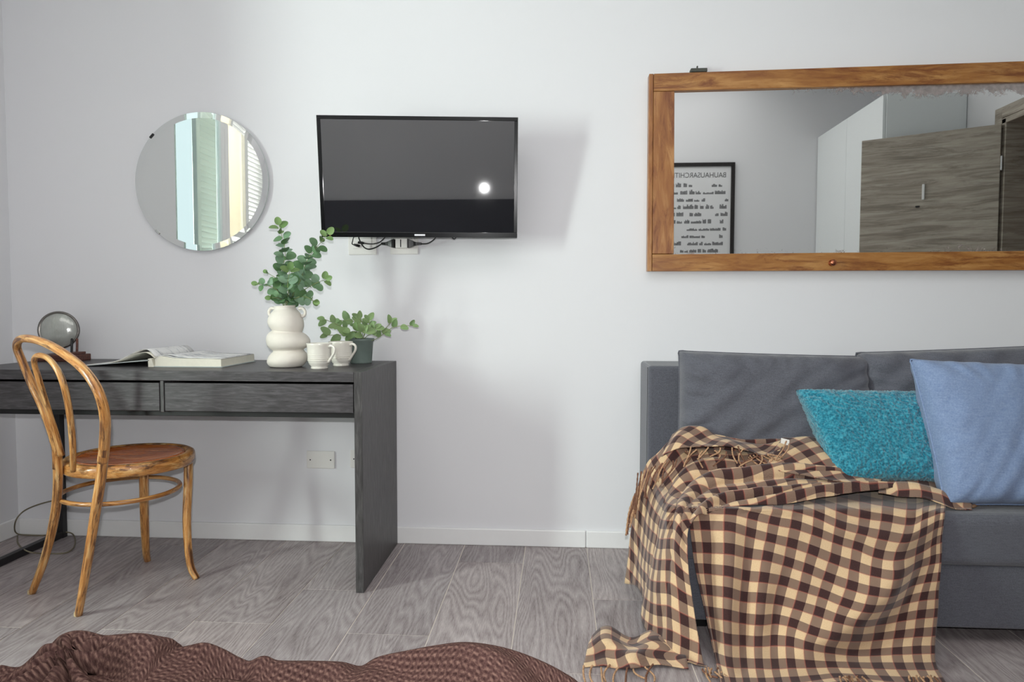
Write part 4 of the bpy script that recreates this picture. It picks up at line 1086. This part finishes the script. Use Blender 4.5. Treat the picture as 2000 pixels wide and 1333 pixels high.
# --- turned-over top edge above the fringe
fl_ = [[(1312, 852, -.47), (1335, 838, -.47), (1368, 838, -.475), (1395, 852, -.48), (1440, 866, -.485), (1492, 872, -.49), (1530, 862, -.49)],
       [(1300, 878, -.51), (1325, 862, -.52), (1362, 858, -.525), (1398, 866, -.53), (1442, 876, -.53), (1490, 882, -.53), (1526, 874, -.52)],
       [(1290, 896, -.54), (1322, 884, -.56), (1362, 874, -.57), (1400, 876, -.57), (1444, 884, -.565), (1488, 890, -.56), (1522, 884, -.55)]]
rows = netsurf([[P(u, v, 1, y)+Vector((0, -.018, .010)) for u, v, y in r] for r in fl_], 10, 10)
for i, r in enumerate(rows):
    for j, p in enumerate(r): p += Vector((0, -.5, 1))*(.010*math.sin(j/len(r)*13)*math.sin(i/len(rows)*2.6)+.003*nz(p, 22, 6))
uvr = arcuv(rows)
gridmesh('turned_edge', rows, CHECK, thr, [[((u+v*.5), (v-u*.5)+.03) for u, v in r] for r in uvr], thick=.003)

# --- right-hand tail tucked under the blue pillow
fl_ = [[(1716, 936, -.56), (1745, 927, -.56), (1785, 930, -.56), (1825, 938, -.56), (1860, 950, -.57), (1890, 965, -.6)],
       [(1716, 944, -.61), (1750, 938, -.61), (1790, 940, -.62), (1828, 950, -.63), (1864, 965, -.65), (1895, 980, -.67)],
       [(1716, 952, -.66), (1752, 948, -.67), (1792, 952, -.68), (1832, 964, -.69), (1866, 980, -.705), (1898, 988, -.71)],
       [(1716, 962, -.70), (1756, 962, -.71), (1796, 966, -.72), (1836, 978, -.735), (1866, 988, -.74), (1900, 992, -.735)]]
rows = netsurf([[P(u, v, 1, y) for u, v, y in r] for r in fl_], 10, 10)
for i, r in enumerate(rows):
    for j, p in enumerate(r):
        p += Vector((0, -.3, 1))*(.011*math.sin(i/len(rows)*11+j*.03)*sstep(0, .2, j/len(r))+.006*nz(p, 16, 9))
        p.z = max(p.z, .387)
uvr = arcuv(rows)
gridmesh('tucked_tail', rows, CHECK, thr, [[(u+.01, v+.02) for u, v in r] for r in uvr], thick=.003)

# --- corner lying on the floor
fl_ = [[(1158, 1243), (1190, 1230), (1232, 1240), (1275, 1236), (1330, 1245)],
       [(1150, 1262), (1188, 1248), (1235, 1258), (1278, 1254), (1335, 1262)],
       [(1144, 1284), (1186, 1274), (1236, 1280), (1282, 1276), (1340, 1284)],
       [(1138, 1303), (1184, 1302), (1234, 1308), (1284, 1300), (1345, 1306)]]
hz_ = [[.010, .030, .022, .030, .02], [.008, .045, .020, .034, .02], [.008, .018, .030, .022, .02], [.005, .006, .010, .010, .01]]
rows = netsurf([[P(u, v, 2, h) for (u, v), h in zip(r, hr)] for r, hr in zip(fl_, hz_)], 10, 10)
for i, r in enumerate(rows):
    for j, p in enumerate(r):
        p.z = max(.004, p.z+.010*math.sin(j*.23+i*.12)*(1-i/len(rows))+.005*nz(p, 20, 4))
uvr = arcuv(rows)
gridmesh('floor_corner', rows, CHECK, thr, [[(u-.2*v, v+.1*u) for u, v in r] for r in uvr], thick=.003)

# --- fringe: every tassel a cord of its own
def tassel(pts, r=.0024, mat=FRINGE):
    path = cr(pts, 6)
    V, F = tubedata(path, [r*(1.0+.22*math.sin(i*1.9)) for i in range(len(path))], 7); mk('tassel', V, F, mat, thr)
rt = random.Random(5)
def tas(u, v, du, dv, y, n=4, curl=8, mode=1, val=None, r=.0024):
    pts = []; sg = rt.uniform(-1, 1); fq = rt.uniform(2.4, 4.2)
    for k in range(n):
        t = k/(n-1); uu = u+du*t+curl*math.sin(t*fq)*sg
        vv = v+dv*t+curl*.3*math.cos(t*fq)*sg
        pts.append(P(uu, vv, 2, max(.004, val+rt.uniform(0, .008)-.006*t)) if mode == 2 else P(uu, vv, 1, y-.006*t-rt.uniform(0, .006)))
    tassel(pts, r, FRINGE if rt.random() < .6 else FRINGED)
for i in range(15):     # on top, below the turned edge
    u = 1338+i*11.5; tas(u, 878+rt.uniform(-6, 5)+(6 if i > 9 else 0), rt.uniform(-26, 14), rt.uniform(20, 36), -.605, 5, 10)
for i in range(12):      # down the left shoulder
    t = i/11; tas(1322-t*76, 896+t*28, rt.uniform(-34, -14)*(1-.6*t), 30+50*t+rt.uniform(-8, 8), -.60+.08*t, 5, 6)
for i in range(7):       # hanging free at the far left
    tas(1252-i*2.2, 940+i*5, -10-rt.uniform(0, 8), 70+rt.uniform(-14, 14), -.50, 5, 3, r=.0028)
for i in range(6): tas(1462+i*9, 890+rt.uniform(-5, 5), rt.uniform(16, 40), rt.uniform(6, 20), -.60, 5, 6)
for i in range(9):       # on the floor
    tas(1140+i*17, 1302+rt.uniform(-2, 4), rt.uniform(-14, 16), rt.uniform(22, 44), 0, 6, 12, 2, .008, r=.0026)
for i in range(7): tas(1372+i*6, 1308+rt.uniform(-4, 6), rt.uniform(-6, 34), rt.uniform(8, 28), 0, 5, 8, 2, .008, r=.0026)
for i in range(8): tas(1640+i*6+rt.uniform(-2, 2), 1322, rt.uniform(2, 16), rt.uniform(8, 20), 0, 4, 4, 2, .016, r=.0024)
for i in range(8): tas(1776+i*7, 1322+rt.uniform(-2, 2), rt.uniform(0, 14), rt.uniform(8, 18), 0, 4, 4, 2, .016, r=.0024)
tassel([P(1880, 988, 2, .390), P(1898, 990, 2, .390), P(1915, 984, 2, .388), P(1932, 985, 2, .388)], .005, FRINGE)
# sewn-in loop with a white care tag
tassel([P(1536, 862, 1, -.58), P(1528, 880, 1, -.60), P(1516, 896, 1, -.61), P(1520, 899, 1, -.61), P(1538, 880, 1, -.60), P(1541, 868, 1, -.58)], .0022)
a = P(1527, 857, 1, -.575)
quadbox('care_tag', [P(1526, 856, 1, -.57), P(1542, 860, 1, -.57), P(1541, 871, 1, -.58), P(1525, 866, 1, -.58)], (0, .002, 0), plain('white_care_tag', (236, 232, 224), .7), thr, .0003)

# ================================================================== BED WITH KNIT BLANKET IN FRONT
BX0, BX1, BY0, BY1 = -1.45, .60, YR+.02, -1.90
bed = thing('bed', ((BX0+BX1)/2, (BY0+BY1)/2, 0), 'bed with white sheet in the foreground under the brown knit blanket', 'bed')
box('bed_base', (BX0+.02, BY0+.02, .06), (BX1-.02, BY1-.02, .24), WHITE, bed, bev=.01)
box('mattress', (BX0, BY0, .2405), (BX1, BY1, .445), SHEET, bed, bev=.03, seg=4)
box('added_headboard', (BX0, YR+.002, .06), (BX1+.75, YR+.0198, .89), SOFAF, bed, bev=.004)  # unseen dark panel, added for the dark lower reflection in the television
for x in (BX0+.05, BX1-.13):
    for y in (BY0+.05, BY1-.13): box('leg', (x, y, 0), (x+.06, y+.06, .0598), DARKMET, bed, bev=.003)
crest = [(36, 1372), (66, 1325), (92, 1272), (118, 1246), (150, 1241), (190, 1250), (225, 1248), (262, 1246), (300, 1252), (324, 1258), (334, 1274), (362, 1270), (392, 1265), (425, 1277), (455, 1293), (480, 1301), (508, 1291), (536, 1300), (600, 1301), (660, 1303), (700, 1311), (735, 1293), (790, 1281), (850, 1270), (905, 1264), (960, 1270), (1010, 1283), (1060, 1303), (1100, 1324), (1130, 1345), (1150, 1380)]
yc = -1.872
cz = [P(u, v, 1, yc) for u, v in crest]
prof = [(.075, -.42, 0), (.070, -.2, 0), (.052, -.055, .3), (.022, -.010, .7), (0, 0, 1), (-.022, -.007, 1), (-.055, -.035, .9), (-.11, -.075, .6), (-.22, -.09, .3), (-.42, -.09, .2)]
ctrl = []
for dy, dz, k in prof:
    row = []
    for p in cz:
        z = p.z+dz
        if dz <= -.07 and dy < 0: z = max(.452, min(z, .475))
        if dy < 0: z = max(z, .450)
        if dy > 0: z = max(z, .03) if dz > -.3 else .10
        row.append(Vector((p.x, p.y+dy, z)))
    ctrl.append(row)
rows = netsurf(ctrl, 8, 12); H, W = len(rows), len(rows[0])
uvr0 = arcuv(rows)
kb = thing('knit_blanket', ((BX0+BX1)/2+.7, -1.95, .445), 'dark brown waffle-knit blanket bunched along the bed edge in the foreground', 'blanket')
for i, r in enumerate(rows):
    for j, p in enumerate(r):
        u = uvr0[i][j][0]; v = uvr0[i][j][1]
        cr_ = i/12
        k = sstep(3.6, 5.0, cr_)                     # keeps the outline, folds below it
        a = p.x*26+(p.y+1.87)*34+2.2*nz(p, 5, 1.0)
        f = (.015*math.sin(a)+.016*nz(Vector((p.x*9+p.y*5, p.y*12, 0)), 1.0, 3.0))*k
        pl = .018*math.sin(math.atan2(p.y+1.90, p.x+.03)*9)*math.exp(-((p.x+.03)/.09)**2)*k
        q = p+Vector((0, -.5, 1))*(f+pl)
        if p.y < -1.9 and q.z < .449: q.z = .449
        rows[i][j] = q
mu = [q[0] for q in uvr0[H//2]]
o = gridmesh('cloth', rows, KNIT, kb, [[(mu[j]+.35*q[1], q[1]-.45*mu[j]) for j, q in enumerate(r)] for r in uvr0], thick=.006)
# a small rolled corner of the blanket
